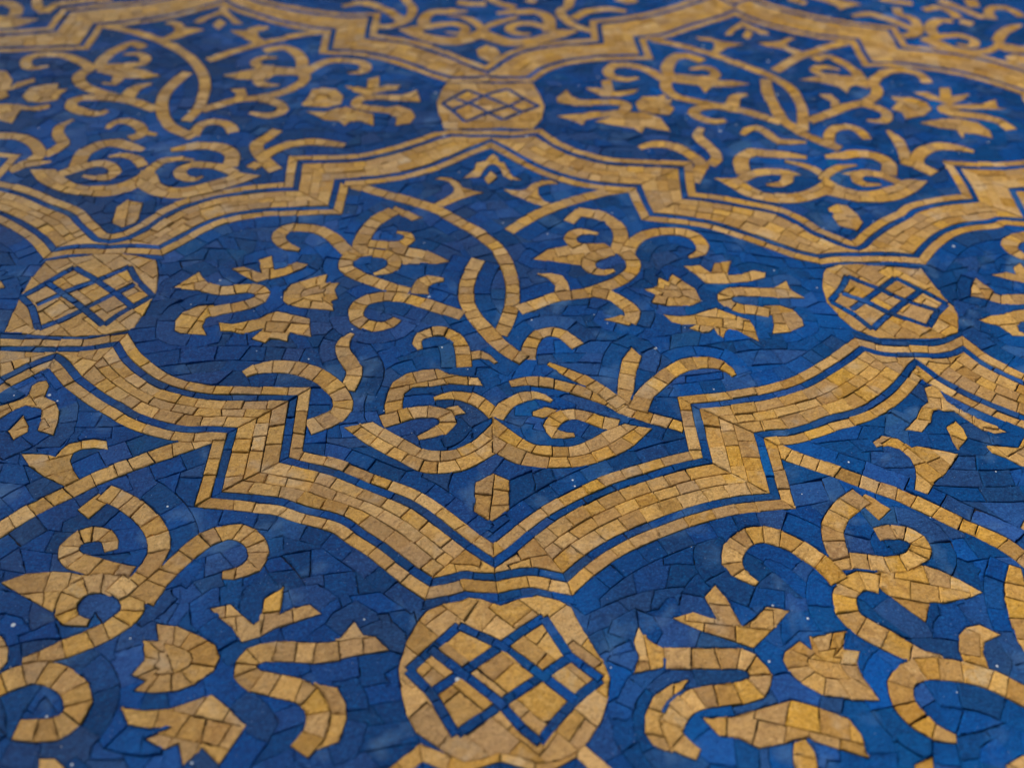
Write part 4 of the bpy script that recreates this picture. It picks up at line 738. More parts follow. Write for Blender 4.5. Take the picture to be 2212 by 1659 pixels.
CHAINS = """
0|b0a|4|-5020,-2043 -4924,-1961 -4826,-1864/-5019,-2074 -4934,-2053 -4842,-2044 -4699,-2077;-4826,-1864 -4726,-1775 -4569,-1667 -4438,-1593 -4342,-1548 -4209,-1495 -4084,-1448 -3948,-1406 -3867,-1386/-4699,-2077 -4624,-2005 -4498,-1905 -4371,-1829 -4242,-1767 -4112,-1709 -3994,-1667 -3906,-1641 -3776,-1611 -3694,-1602 -3611,-1594;-3867,-1386 -3867,-1191 -3865,-981/-3611,-1594 -3607,-1381 -3602,-1166;-3865,-981 -3753,-964 -3619,-938 -3443,-897 -3291,-844 -3169,-780 -3037,-689 -2898,-582 -2825,-515/-3602,-1166 -3482,-1144 -3424,-1140 -3286,-1093 -3169,-1040 -2997,-980 -2871,-906 -2746,-736;-2825,-515 -2669,-520 -2510,-523/-2746,-736 -2690,-683 -2634,-625 -2582,-579 -2502,-530
0|b0b|0,4|-2510,-523 -2346,-512 -2199,-475/-2502,-530 -2439,-572 -2298,-732;-2199,-475 -2117,-596 -2002,-712 -1888,-802 -1748,-869 -1583,-908 -1457,-918 -1293,-920 -1129,-924/-2298,-732 -2135,-867 -2025,-942 -1907,-1022 -1764,-1085 -1628,-1119 -1509,-1116 -1441,-1122 -1371,-1128;-1129,-924 -1121,-1167 -1115,-1377/-1371,-1128 -1372,-1354 -1372,-1572;-1115,-1377 -998,-1417 -865,-1456 -748,-1513 -620,-1582 -448,-1668 -332,-1764 -235,-1857 -156,-1935/-1372,-1572 -1265,-1585 -1166,-1601 -1060,-1617 -933,-1670 -845,-1696 -738,-1739 -636,-1820 -537,-1894 -447,-1978 -376,-2042 -306,-2098;-156,-1935 -86,-1993 -20,-2043/-306,-2098 -246,-2085 -163,-2060 -94,-2070 -19,-2074
0|b0c|0,4|-20,-2043 76,-1961 174,-1864/-19,-2074 66,-2053 158,-2044 301,-2077;174,-1864 274,-1775 431,-1667 562,-1593 658,-1548 791,-1495 916,-1448 1052,-1406 1133,-1386/301,-2077 376,-2005 502,-1905 629,-1829 758,-1767 888,-1709 1006,-1667 1094,-1641 1224,-1611 1306,-1602 1389,-1594;1133,-1386 1133,-1191 1135,-981/1389,-1594 1393,-1381 1398,-1166;1135,-981 1247,-964 1381,-938 1557,-897 1709,-844 1831,-780 1963,-689 2102,-582 2211,-489/1398,-1166 1518,-1144 1576,-1140 1714,-1093 1831,-1040 2003,-980 2129,-906 2248,-811 2362,-694;2211,-489 2301,-530 2390,-542 2499,-542/2362,-694 2430,-614 2498,-552
0|b0d|0|2499,-542 2655,-549 2757,-524 2818,-493/2498,-552 2540,-613 2591,-700;2818,-493 2869,-591 2963,-698 3059,-785 3149,-853 3252,-869 3417,-908 3543,-918 3707,-920 3871,-924/2591,-700 2658,-784 2754,-882 2855,-960 2953,-1029 3047,-1080 3236,-1085 3372,-1119 3491,-1116 3559,-1122 3629,-1128;3871,-924 3879,-1167 3885,-1377/3629,-1128 3628,-1354 3628,-1572;3885,-1377 4002,-1417 4135,-1456 4252,-1513 4380,-1582 4552,-1668 4668,-1764 4765,-1857 4844,-1935/3628,-1572 3735,-1585 3834,-1601 3940,-1617 4067,-1670 4155,-1696 4262,-1739 4364,-1820 4463,-1894 4553,-1978 4624,-2042 4694,-2098;4844,-1935 4914,-1993 4980,-2043/4694,-2098 4754,-2085 4837,-2060 4906,-2070 4981,-2074
1|b1a|4|-4979,2044 -4811,2033 -4630,2072/-4974,2024 -4877,1924 -4780,1814;-4630,2072 -4536,1933 -4417,1811 -4262,1716 -4083,1643 -3900,1623 -3715,1613 -3575,1600/-4780,1814 -4685,1706 -4579,1607 -4462,1521 -4287,1432 -4111,1385 -3991,1374 -3890,1367;-3575,1600 -3600,1367 -3613,1171/-3890,1368 -3869,1162 -3843,991;-3612,1228 -3429,1185 -3260,1118 -3051,986 -2862,872 -2782,773 -2693,675/-3843,991 -3637,1050 -3458,980 -3342,940 -3242,886 -3149,822 -3014,715 -2913,618 -2830,515;-2693,675 -2621,596 -2584,571 -2516,558/-2830,515 -2733,542 -2628,553 -2513,544
1|b1b|0,4|-2516,558 -2466,572 -2388,612/-2513,544 -2345,560 -2179,547;-2388,612 -2273,751 -2235,825 -2134,963 -2010,1058 -1856,1135 -1694,1188 -1528,1222 -1363,1238/-2179,547 -2088,656 -2004,764 -1894,871 -1754,949 -1605,993 -1440,1017 -1273,1030 -1133,1039;-1363,1238 -1372,1421 -1382,1611/-1133,1039 -1128,1204 -1125,1392;-1382,1611 -1227,1621 -1041,1637 -863,1689 -686,1786 -505,1908 -383,2000 -295,2041/-1125,1392 -961,1423 -810,1456 -634,1517 -470,1615 -314,1739 -204,1840;-295,2041 -130,2038 21,2044/-204,1840 -79,1944 21,2024
1|b1c|0,4|21,2044 189,2033 370,2072/26,2024 123,1924 220,1814;370,2072 464,1933 583,1811 738,1716 917,1643 1100,1623 1285,1613 1425,1600/220,1814 315,1706 421,1607 538,1521 713,1432 889,1385 1009,1374 1110,1367;1425,1600 1400,1367 1387,1171/1110,1368 1131,1162 1157,991;1387,1171 1554,1144 1723,1097 1865,1047 2046,965 2180,803 2199,768 2301,672 2369,613/1157,991 1347,959 1513,915 1670,831 1820,733 1967,632 2092,547 2193,505;2369,613 2422,577 2491,553/2193,505 2314,528 2484,532
1|b1d|0|2491,553 2551,585 2646,686/2484,532 2683,536 2855,518;2646,686 2784,815 2984,957 3064,1036 3260,1115 3432,1155 3583,1182/2855,518 2963,645 3138,802 3328,901 3534,947 3631,987 3725,984 3815,975;3583,1182 3610,1425 3619,1650/3815,975 3845,1181 3874,1373;3619,1650 3834,1638 4120,1669 4298,1727 4495,1908 4617,2000 4705,2041/3874,1373 3997,1387 4168,1437 4366,1517 4530,1615 4686,1739 4796,1840;4705,2041 4870,2038 5021,2044/4796,1840 4921,1944 5021,2024
2|b2a|3|-4549,3736 -4346,3766 -4078,3820 -3884,3889/-4458,3493 -4264,3535 -3925,3572 -3606,3613;-3884,3889 -3889,4120 -3894,4330/-3606,3613 -3608,3841 -3617,4084;-3894,4330 -3667,4407 -3385,4492 -3109,4626 -2909,4780 -2775,4892/-3617,4084 -3301,4166 -3031,4293 -2836,4439 -2666,4587;-2775,4892 -2648,4814 -2521,4746/-2666,4587 -2589,4672 -2520,4721
2|b2b|0,4|-2521,4746 -2468,4782 -2351,4746/-2520,4721 -2438,4619 -2308,4496;-2351,4746 -2169,4599 -1834,4440 -1528,4344 -1324,4307 -1117,4325/-2308,4496 -2133,4374 -1879,4213 -1638,4110 -1388,4058;-1117,4325 -1120,4077 -1115,3840/-1388,4058 -1384,3829 -1380,3611;-1115,3840 -874,3786 -648,3690 -422,3520 -203,3328/-1380,3611 -1109,3588 -855,3486 -632,3338 -442,3189 -306,3098;-203,3328 -88,3234 15,3158/-306,3098 -131,3111 17,3129
2|b2c|0,4|15,3158 83,3257 158,3391/17,3129 222,3124 342,3134;158,3391 309,3576 537,3703 766,3776 1088,3832/342,3134 472,3314 670,3461 897,3548 1198,3601 1385,3608;1088,3832 1094,4044 1103,4264/1385,3608 1380,3801 1374,4001;1103,4264 1362,4353 1616,4472 1953,4690 2201,4891 2339,5005/1374,4001 1639,4075 1848,4236 2027,4360 2210,4487 2342,4586;2339,5005 2416,4880 2491,4758/2342,4586 2420,4651 2487,4720
2|b2d|0|2491,4758 2580,4867 2695,4937/2487,4720 2556,4596 2682,4430;2695,4937 2839,4762 3047,4599 3333,4444 3623,4327 3880,4261/2682,4430 2958,4239 3244,4118 3548,4049;3880,4261 3864,4051 3847,3823/3548,4049 3529,3782 3518,3547;3847,3823 4077,3779 4359,3701 4616,3572 4858,3377 4982,3255/3518,3547 3836,3525 4113,3450 4367,3325 4589,3138 4823,2901
3|b3a|1|-554,-3330 -474,-3202 -394,-3098 -312,-3025/-476,-3416 -393,-3333 -306,-3246 -210,-3188;-312,-3025 -251,-3049 -143,-3070 -60,-3039 -12,-3026/-210,-3188 -155,-3145 -86,-3103 -13,-3065
3|b3b|0|-12,-3026 99,-3057 195,-3062 284,-3021/-13,-3065 65,-3111 126,-3156 186,-3200;284,-3021 369,-3110 453,-3211 530,-3332/186,-3200 275,-3256 360,-3334 430,-3410
"""

# ------------------------------------------------------------------ 2-D helpers
def rnd(a, b):
    return random.uniform(a, b)

def sub(a, b): return (a[0] - b[0], a[1] - b[1])
def dist(a, b): return math.hypot(a[0] - b[0], a[1] - b[1])
def lerp(a, b, t): return (a[0] + (b[0] - a[0]) * t, a[1] + (b[1] - a[1]) * t)

def smooth(pts, step=18.0):
    """Catmull-Rom through the points, densely sampled"""
    if len(pts) < 3:
        a, b = pts
        n = max(1, int(dist(a, b) / step))
        return [lerp(a, b, k / n) for k in range(n + 1)]
    P = [(2 * pts[0][0] - pts[1][0], 2 * pts[0][1] - pts[1][1])] + list(pts) + \
        [(2 * pts[-1][0] - pts[-2][0], 2 * pts[-1][1] - pts[-2][1])]
    out = []
    for i in range(1, len(P) - 2):
        p0, p1, p2, p3 = P[i - 1:i + 3]
        t0 = 0.0
        t1 = t0 + max(dist(p0, p1), 1e-3) ** .5
        t2 = t1 + max(dist(p1, p2), 1e-3) ** .5
        t3 = t2 + max(dist(p2, p3), 1e-3) ** .5
        n = max(2, int(dist(p1, p2) / step))
        for k in range(n):
            t = t1 + (t2 - t1) * k / n
            a1 = lerp(p0, p1, (t - t0) / (t1 - t0)); a2 = lerp(p1, p2, (t - t1) / (t2 - t1)); a3 = lerp(p2, p3, (t - t2) / (t3 - t2))
            b1 = lerp(a1, a2, (t - t0) / (t2 - t0)); b2 = lerp(a2, a3, (t - t1) / (t3 - t1))
            out.append(lerp(b1, b2, (t - t1) / (t2 - t1)))
    out.append(pts[-1])
    return out

def cum(pts):
    c = [0.0]
    for a, b in zip(pts, pts[1:]):
        c.append(c[-1] + dist(a, b))
    return c

def at(pts, c, s):
    s = min(max(s, 0.0), c[-1])
    lo, hi = 0, len(c) - 1
    while hi - lo > 1:
        mid = (lo + hi) // 2
        if c[mid] <= s: lo = mid
        else: hi = mid
    d = c[hi] - c[lo]
    return lerp(pts[lo], pts[hi], (s - c[lo]) / d if d > 1e-9 else 0)

def resample(pts, n):
    c = cum(pts)
    return [at(pts, c, c[-1] * k / n) for k in range(n + 1)]

def area(p):
    return 0.5 * sum(a[0] * b[1] - b[0] * a[1] for a, b in zip(p, p[1:] + p[:1]))

T = 100.0                       # width of one ribbon tessera (10 mm)
TILES = []                      # (polygon, key, priority, material, group, role)
def add_tile(poly, key, pri, mat, role='tile', shape=None):
    q = []
    for p in poly:
        if not q or dist(p, q[-1]) > .8:
            q.append(p)
    if len(q) > 2 and dist(q[0], q[-1]) < .8: q.pop()
    if len(q) < 3: return
    a = area(q)
    if abs(a) < 20: return
    if a < 0: q.reverse()
    TILES.append((q, key, pri, mat, role, shape))

def halo(P, side):
    """a course of blue tesserae that follows the edge of an ochre figure"""
    if random.random() < .28 or len(P) < 3: return
    w = T * rnd(.85, 1.3)
    d = smooth(P, 30)
    O = offset(d, side * w, .6)
    c = cum(d)
    cuts, s_ = [0], rnd(.6, 1.5) * T
    for i in range(1, len(d) - 1):
        if c[i] > s_ and c[-1] - c[i] > .5 * T:
            cuts.append(i); s_ = c[i] + rnd(.9, 1.9) * T
    cuts.append(len(d) - 1)
    pr = 1.0 + rnd(0, .4)
    for i, j in zip(cuts, cuts[1:]):
        add_tile(d[i:j + 1] + O[i:j + 1][::-1], ('ground', ''), pr, 'b')

def ribbon(key, pri, mat, pts, w, t0, t1):
    med = key[0][0] == 'm'
    d = [lerp(a, b, k / 6) for a, b in zip(pts, pts[1:]) for k in range(6)] + [pts[-1]] if med else smooth(pts)
    c = cum(d)
    Lt = c[-1]
    cuts = [0.0]
    while True:
        s = cuts[-1]
        a, m, b = at(d, c, s), at(d, c, s + .5 * T), at(d, c, s + T)
        v1, v2 = sub(m, a), sub(b, m)
        ang = abs(math.atan2(v1[0] * v2[1] - v1[1] * v2[0], v1[0] * v2[0] + v1[1] * v2[1]))
        step = T * rnd(.72, 1.32) / (1 + 1.0 * min(ang, 1.2))
        if Lt - s - step < .55 * T:
            break
        cuts.append(s + step)
    if Lt - cuts[-1] > 1.5 * T: cuts.append(cuts[-1] + .5 * (Lt - cuts[-1]))
    cuts.append(Lt)
    ed = []
    taper = min(1.7 * T, .4 * Lt)
    for k, s in enumerate(cuts):
        e = 6.0
        a, b = at(d, c, s - e), at(d, c, s + e)
        tx, ty = b[0] - a[0], b[1] - a[1]
        l = math.hypot(tx, ty) or 1
        tx, ty = tx / l, ty / l
        f = 1.0
        if s < taper: f = t0 + (1 - t0) * (s / taper) ** .8
        if Lt - s < taper: f = min(f, t1 + (1 - t1) * ((Lt - s) / taper) ** .8) if t1 < 1 else f * (t1 + (1 - t1) * ((Lt - s) / taper))
        h = .5 * w * T * f
        sk = 0 if k in (0, len(cuts) - 1) else rnd(-.10, .10) * w * T
        p = at(d, c, s)
        w1, w2 = (h, h) if med else (h * rnd(.95, 1.05), h * rnd(.95, 1.05))
        ed.append(((p[0] - ty * w1 + tx * sk, p[1] + tx * w1 + ty * sk), (p[0] + ty * w2 - tx * sk, p[1] - tx * w2 - ty * sk)))
    bulge = []
    for k in range(len(cuts) - 1):
        sm = .5 * (cuts[k] + cuts[k + 1])
        p = at(d, c, sm)
        chord = lerp(at(d, c, cuts[k]), at(d, c, cuts[k + 1]), .5)
        bulge.append(((p[0] - chord[0]) * .75, (p[1] - chord[1]) * .75))
    for ((a, b), (c2, d2)), (bx, by) in zip(zip(ed, ed[1:]), bulge):
        m1, m2 = lerp(a, c2, .5), lerp(b, d2, .5)
        add_tile([a, (m1[0] + bx, m1[1] + by), c2, d2, (m2[0] + bx, m2[1] + by), b], key, pri, mat)
    if mat == 'g':
        halo([e[0] for e in ed], 1); halo([e[1] for e in ed], -1)

def in_poly(p, poly):
    x, y = p
    r = False
    j = len(poly) - 1
    for i in range(len(poly)):
        xi, yi = poly[i]; xj, yj = poly[j]
        if (yi > y) != (yj > y) and x < (xj - xi) * (y - yi) / (yj - yi) + xi:
            r = not r
        j = i
    return r

SHAPE_N = [0]
def figure(key, pri, mat, poly, size=1.12):
    """a figure sawn from several tesserae: its outline plus a loose grid of cells"""
    SHAPE_N[0] += 1
    sid = SHAPE_N[0]
    add_tile(poly, key, pri, mat, 'shape', sid)
    if pri < 5:
        ring = list(poly) if area(list(poly)) < 0 else list(poly)[::-1]
        k0 = random.randrange(len(ring))
        ring = ring[k0:] + ring[:k0 + 1]
        halo([lerp(a, b, t) for a, b in zip(ring, ring[1:]) for t in (0, .5)], 1)
    n = len(poly)
    mx = sum(p[0] for p in poly) / n; my = sum(p[1] for p in poly) / n
    sxx = sum((p[0] - mx) ** 2 for p in poly); syy = sum((p[1] - my) ** 2 for p in poly); sxy = sum((p[0] - mx) * (p[1] - my) for p in poly)
    th = .5 * math.atan2(2 * sxy, sxx - syy) + (0 if 'pendant' in key[1] else rnd(-.2, .2))
    ca, sa = math.cos(th), math.sin(th)
    if key[1].startswith('flower') and '/' not in key[1]:
        # a bud: wedges round a small heart
        inner = [lerp((mx, my), p, .44) for p in poly]
        k = len(inner) // 2
        add_tile(inner[:k + 1], key, pri, mat, 'cell', sid); add_tile(inner[k:] + inner[:1], key, pri, mat, 'cell', sid)
        m = random.choice((8, 9, 10)); a0 = rnd(0, 1)
        an = [a0 + 2 * PI * (i + rnd(-.2, .2)) / m for i in range(m)]
        for i in range(m):
            a, b = an[i], an[(i + 1) % m] + (2 * PI if i == m - 1 else 0)
            add_tile([(mx, my)] + [(mx + 900 * math.cos(t), my + 900 * math.sin(t)) for t in (a, (a + b) / 2, b)], key, pri, mat, 'cell', sid)
        return
    loc = [((p[0] - mx) * ca + (p[1] - my) * sa, -(p[0] - mx) * sa + (p[1] - my) * ca) for p in poly]
    x0, x1 = min(p[0] for p in loc), max(p[0] for p in loc); y0, y1 = min(p[1] for p in loc), max(p[1] for p in loc)
    ny = max(1, round((y1 - y0) / (T * size)))
    hy = (y1 - y0) / ny
    for r in range(ny):
        lo = y0 + r * hy - (20 if r == 0 else 0)
        hi = y0 + (r + 1) * hy + (20 if r == ny - 1 else 0)
        nx = max(1, round((x1 - x0) / (T * size * rnd(.95, 1.2))))
        hx = (x1 - x0) / nx
        xs = [x0 - 20] + [x0 + (k + (.5 if r % 2 else 0) + rnd(-.15, .15)) * hx for k in range(0 if r % 2 else 1, nx)] + [x1 + 20]
        sk = [0] + [rnd(-.12, .12) * T for _ in xs[1:-1]] + [0]
        for k in range(len(xs) - 1):
            q = [(xs[k] + sk[k], lo), (xs[k + 1] + sk[k + 1], lo), (xs[k + 1] - sk[k + 1], hi), (xs[k] - sk[k], hi)]
            q = [(mx + x * ca - y * sa, my + x * sa + y * ca) for x, y in q]
            add_tile(q, key, pri, mat, 'cell', sid)

def course(key, pri, mat, U, L, rows, tl):
    """rows of tesserae between two matched edges"""
    n = len(U) - 1
    for r in range(len(rows) - 1):
        A = [lerp(u, l, rows[r]) for u, l in zip(U, L)]
        B = [lerp(u, l, rows[r + 1]) for u, l in zip(U, L)]
        mid = [lerp(a, b, .5) for a, b in zip(A, B)]
        c = cum(mid)
        Lt = c[-1]
        cuts = [0.0]
        s = tl * T * (rnd(.75, 1.25) if r % 2 == 0 else rnd(.4, .7))
        while s < Lt - .45 * tl * T:
            cuts.append(s); s += tl * T * rnd(.75, 1.3)
        prev = (0, 0)
        def foot(Q, p, t, k, lo):
            best = None
            for i in range(lo, n + 1):
                if dist(Q[i], p) > 2.2 * T: continue
                v = abs((Q[i][0] - p[0]) * t[0] + (Q[i][1] - p[1]) * t[1])
                if best is None or v < best[0]: best = (v, i)
            return best[1] if best else max(lo, k)
        for s in cuts[1:] + [None]:
            if s is None: ka, kb = n, n
            else:
                s_ = at(mid, c, s - 25); e_ = at(mid, c, s + 25)
                l = dist(s_, e_) or 1
                t = ((e_[0] - s_[0]) / l, (e_[1] - s_[1]) / l)
                sk = rnd(-.08, .08)
                t = (t[0] - sk * t[1], t[1] + sk * t[0])
                p = at(mid, c, s)
                k = min(range(n + 1), key=lambda i: abs(c[i] - s))
                ka, kb = foot(A, p, t, k, prev[0]), foot(B, p, t, k, prev[1])
                if ka + kb <= sum(prev) + 1: continue
            add_tile(A[prev[0]:ka + 1] + B[prev[1]:kb + 1][::-1], key, pri, mat)
            prev = (ka, kb)

def offset(P, d, low):
    """mitred offset of an open polyline to its left by d"""
    out = []
    for i, p in enumerate(P):
        a = P[i - 1] if i else None
        b = P[i + 1] if i < len(P) - 1 else None
        ns = []
        for q0, q1 in ((a, p), (p, b)):
            if q0 is None or q1 is None: continue
            v = sub(q1, q0); l = math.hypot(*v)
            if l > 1e-6: ns.append((-v[1] / l, v[0] / l))
        if not ns: out.append(p); continue
        nx = sum(v[0] for v in ns) / len(ns); ny = sum(v[1] for v in ns) / len(ns)
        m = max(nx * nx + ny * ny, low or .12)
        out.append((p[0] + nx * d / m, p[1] + ny * d / m))
    return out

def parse(s): return [tuple(float(v) for v in p.split(',')) for p in s.split()]

# ------------------------------------------------------------------ stone figures
for line in SHAPES.strip().splitlines():
    thing, path, kind, pr, pts = line.split('|')
    key = (thing, path)
    med = thing[0] == 'm'
    if kind == 's':
        w, t0, t1 = (float(v) for v in pr.split(','))
        if med: ribbon(key, 9, 'b', parse(pts), w, t0, t1)
        else: ribbon(key, 3 if '/' in path else 3.2, 'g', parse(pts), w, t0, t1)
    elif kind == 'g':
        figure(key, 8 if med else 2.8, 'g', parse(pts), 1.3 if med else 1.12)
    else:
        U, L = (smooth(parse(q)) for q in pts.split('/'))
        n = max(4, int(max(cum(U)[-1], cum(L)[-1]) / 14))
        course(key, 3.4, 'g', resample(U, n), resample(L, n), [0, .5, 1], 1.05)

LINE_B, LINE_G = 45.0, 66.0
chains = {}
for line in CHAINS.strip().splitlines():
    n, nm, near, ss = line.split('|')
    secs = []
    for s in ss.split(';'):
        U, L = (smooth(parse(q), 14) for q in s.split('/'))
        k = max(3, int(max(cum(U)[-1], cum(L)[-1]) / 16))
        secs.append((resample(U, k), resample(L, k)))
    chains.setdefault(n, []).append((nm, secs, [int(v) for v in near.split(',')]))
for n, segs in chains.items():
    for side in (0, 1):
        P, spans = [], []
        for nm, secs, near in segs:
            for si, s in enumerate(secs):
                st = len(P) - 1 if P else 0
                P += s[side][1:] if P else s[side]
                spans.append((nm, si, st, len(P), si in near))
        sgn = 1 if side == 0 else -1
        o1 = offset(P, sgn * LINE_B, None)
        o2 = offset(P, sgn * (LINE_B + LINE_G), None)
        o3 = offset(P, sgn * (LINE_B * 2 + LINE_G), None)
        side_name = '#U' if side == 0 else '#L'
        for nm, si, a, b, nearneck in spans:
            course((nm, 'blue_line' + side_name), 6, 'b', P[a:b], o1[a:b], [0, 1], 1.7)
            course((nm, 'edge_line' + side_name), 5, 'g', o1[a:b], o2[a:b], [0, 1], 1.3)
            if not nearneck: halo(o2[a:b][::2], sgn)
            if nearneck: course((nm, 'blue_line' + side_name), 1.5, 'b', o2[a:b], o3[a:b], [0, 1], 1.4)
    for nm, secs, near in segs:
        for si, (U, L) in enumerate(secs):
            w = sum(dist(u, l) for u, l in zip(U, L)) / len(U)
            rows = [0, .34, .63, 1] if w > 2.1 * T else ([0, .5, 1] if w > 1.1 * T else [0, 1])
            course((nm, 'band_course'), 7, 'g', U, L, rows, 1.25)

# ------------------------------------------------------------------ blue ground: crooked rows of bigger tesserae
DX0, DX1, DY0, DY1 = -6300, 7300, -3900, 5700
def warp(x, y):
    th = .20
    X, Y = x * math.cos(th) - y * math.sin(th), x * math.sin(th) + y * math.cos(th)
    X += 70 * math.sin(Y / 420 + 1.3) + 45 * math.sin(X / 510 + Y / 300)
    Y += 110 * math.sin(X / 560 + .4) + 60 * math.sin(X / 260 + Y / 700 + 2) + 40 * math.sin(Y / 330)
    return X, Y
def in_dom(p):
    """the laid area: what the photo shows and a hand's breadth more"""
    t = (p[1] + 2975) / (4850 + 2975)
    return DX0 < p[0] < DX1 and DY0 < p[1] < DY1 and -1950 - 2690 * t - 2300 < p[0] < 2085 + 3500 * t + 2300
R = 9500
y = -R
nrow = 0
while y < R:
    h = rnd(95, 138)
    x = -R + rnd(0, 200)
    sl = 0
    while x < R:
        w = rnd(90, 195)
        s2 = rnd(-34, 34)
        nxt = x + w
        q = [(x + sl, y)] + [(x + sl + (w + s2 - sl) * k / 3, y) for k in (1, 2)] + [(nxt + s2, y), (nxt - s2, y + h)] + \
            [(x - sl + (w - s2 + sl) * k / 3, y + h) for k in (2, 1)] + [(x - sl, y + h)]
        q = [warp(*p) for p in q]
        if all(in_dom(p) for p in q):
            add_tile(q, ('ground', ''), 0, 'b')
        x, sl = nxt, s2
    y += h
    nrow += 1

# ------------------------------------------------------------------ overlay of everything: planar arrangement
verts, faces = [], []
for q, *_ in TILES:
    f = []
    for p in q:
        f.append(len(verts)); verts.append(Vector((p[0], p[1])))
    faces.append(f)
import time
_t = time.time()
V, E_, F, ov, oe, of = delaunay_2d_cdt(verts, [], faces, 1, 0.25, True)
print("cdt", len(verts), len(V), len(F), time.time() - _t)
V = [(v[0], v[1]) for v in V]

# label each triangle with the uppermost tessera that covers it
HC = 160.0
hash_ = {}
BB = []
for i, tl_ in enumerate(TILES):
    xs = [p[0] for p in tl_[0]]; ys = [p[1] for p in tl_[0]]
    x0, x1, y0, y1 = min(xs), max(xs), min(ys), max(ys)
    BB.append((x0, x1, y0, y1))
    for a in range(int(x0 // HC), int(x1 // HC) + 1):
        for b in range(int(y0 // HC), int(y1 // HC) + 1):
            hash_.setdefault((a, b), []).append(i)
lab = []
for f in F:
    best, bp = None, -1
    cells = {}
    g = (sum(V[k][0] for k in f) / 3, sum(V[k][1] for k in f) / 3)
    o = [i for i in hash_.get((int(g[0] // HC), int(g[1] // HC)), ()) if BB[i][0] <= g[0] <= BB[i][1] and BB[i][2] <= g[1] <= BB[i][3] and in_poly(g, TILES[i][0])]
    for i in o:
        role = TILES[i][4]
        if role == 'cell': cells.setdefault(TILES[i][5], i)
    for i in o:
        q, key, pri, mat, role, sid = TILES[i]
        if role == 'cell': continue
        pr = pri + i * 1e-7
        if pr > bp:
            bp = pr
            best = i if role == 'tile' else cells.get(sid, i)
    lab.append(best if best is not None else -1)

# triangles -> pieces (connected, same label)
edge_tri = {}
for t, f in enumerate(F):
    for a, b_ in zip(f, f[1:] + f[:1]):
        edge_tri.setdefault((a, b_) if a < b_ else (b_, a), []).append(t)
def tri_area(t):
    f = F[t]
    return abs(area([V[i] for i in f]))
TA = [tri_area(t) for t in range(len(F))]
nbr = [[] for _ in F]
for e, ts in edge_tri.items():
    if len(ts) == 2:
        l = dist(V[e[0]], V[e[1]])
        nbr[ts[0]].append((ts[1], l)); nbr[ts[1]].append((ts[0], l))
piece = [-1] * len(F)
pieces = []
for t in range(len(F)):
    if piece[t] >= 0: continue
    pid = len(pieces); st = [t]; piece[t] = pid; tris = []
    while st:
        a = st.pop(); tris.append(a)
        for b_, l in nbr[a]:
            if piece[b_] < 0 and lab[b_] == lab[t]:
                piece[b_] = pid; st.append(b_)
    pieces.append(tris)
PL = [lab[p[0]] for p in pieces]
PA = [sum(TA[t] for t in p) for p in pieces]
def cls(i):
    """what a piece may merge with: its own material and part"""
    if PL[i] < 0: return ('b', ('ground', ''))
    return (TILES[PL[i]][3], TILES[PL[i]][1])
# slivers join the neighbour with which they share the longest edge
order = sorted(range(len(pieces)), key=lambda i: PA[i])
alive = [True] * len(pieces)
for i in order:
    if not alive[i]: continue
    m, key = cls(i)
    lim = 7000 if key[0] == 'ground' else (2600 if m == 'g' else 1200)
    if PA[i] > lim and PL[i] >= 0: continue
    sh = {}
    for t in pieces[i]:
        for b_, l in nbr[t]:
            j = piece[b_]
            if j != i: sh[j] = sh.get(j, 0) + l
    same = {j: l for j, l in sh.items() if cls(j) == (m, key) and PL[j] >= 0}
    if not same and PA[i] < 900:
        same = {j: l for j, l in sh.items() if PL[j] >= 0 and cls(j)[0] == m} or {j: l for j, l in sh.items() if PL[j] >= 0}
    if not same: continue
    if m == 'b' and key[0] == 'ground' and len(same) > 1:
        def fit(k):
            ps = sorted({V[v] for t in pieces[i] + pieces[k] for v in F[t]})
            hull = []
            for seq in (ps, ps[::-1]):
                h = []
                for p in seq:
                    while len(h) > 1 and (h[-1][0] - h[-2][0]) * (p[1] - h[-2][1]) - (h[-1][1] - h[-2][1]) * (p[0] - h[-2][0]) <= 0: h.pop()
                    h.append(p)
                hull += h[:-1]
            return (PA[i] + PA[k]) / max(abs(area(hull)), 1) - max(0, PA[k] + PA[i] - 22000) / 60000
        j = max(same, key=fit)
        if PA[i] > 4200 and fit(j) < .86: continue
    else:
        j = max(same, key=lambda k: same[k] / (1 + PA[k] / 30000))
    for t in pieces[i]: piece[t] = j
    pieces[j] += pieces[i]; PA[j] += PA[i]
    alive[i] = False; pieces[i] = []

# ------------------------------------------------------------------ which panel owns a piece of blue ground
PANELS = ['p0,0', 'p-1,-1', 'p1,-1', 'p-1,1', 'p1,1', 'p0,2', 'p2,0', 'p-2,0', 'p2,2', 'p-2,2', 'p0,-2', 'p2,-2', 'p-2,-2']
def panel_of(c):
    u, v = c[0] / 2500.0, c[1] / 2599.0
    best = None
    for k in PANELS:
        i, j = (int(x) for x in k[1:].split(','))
        d = abs(u - i) + abs(v - j)
        if best is None or d < best[0]: best = (d, k)
    return best[1]

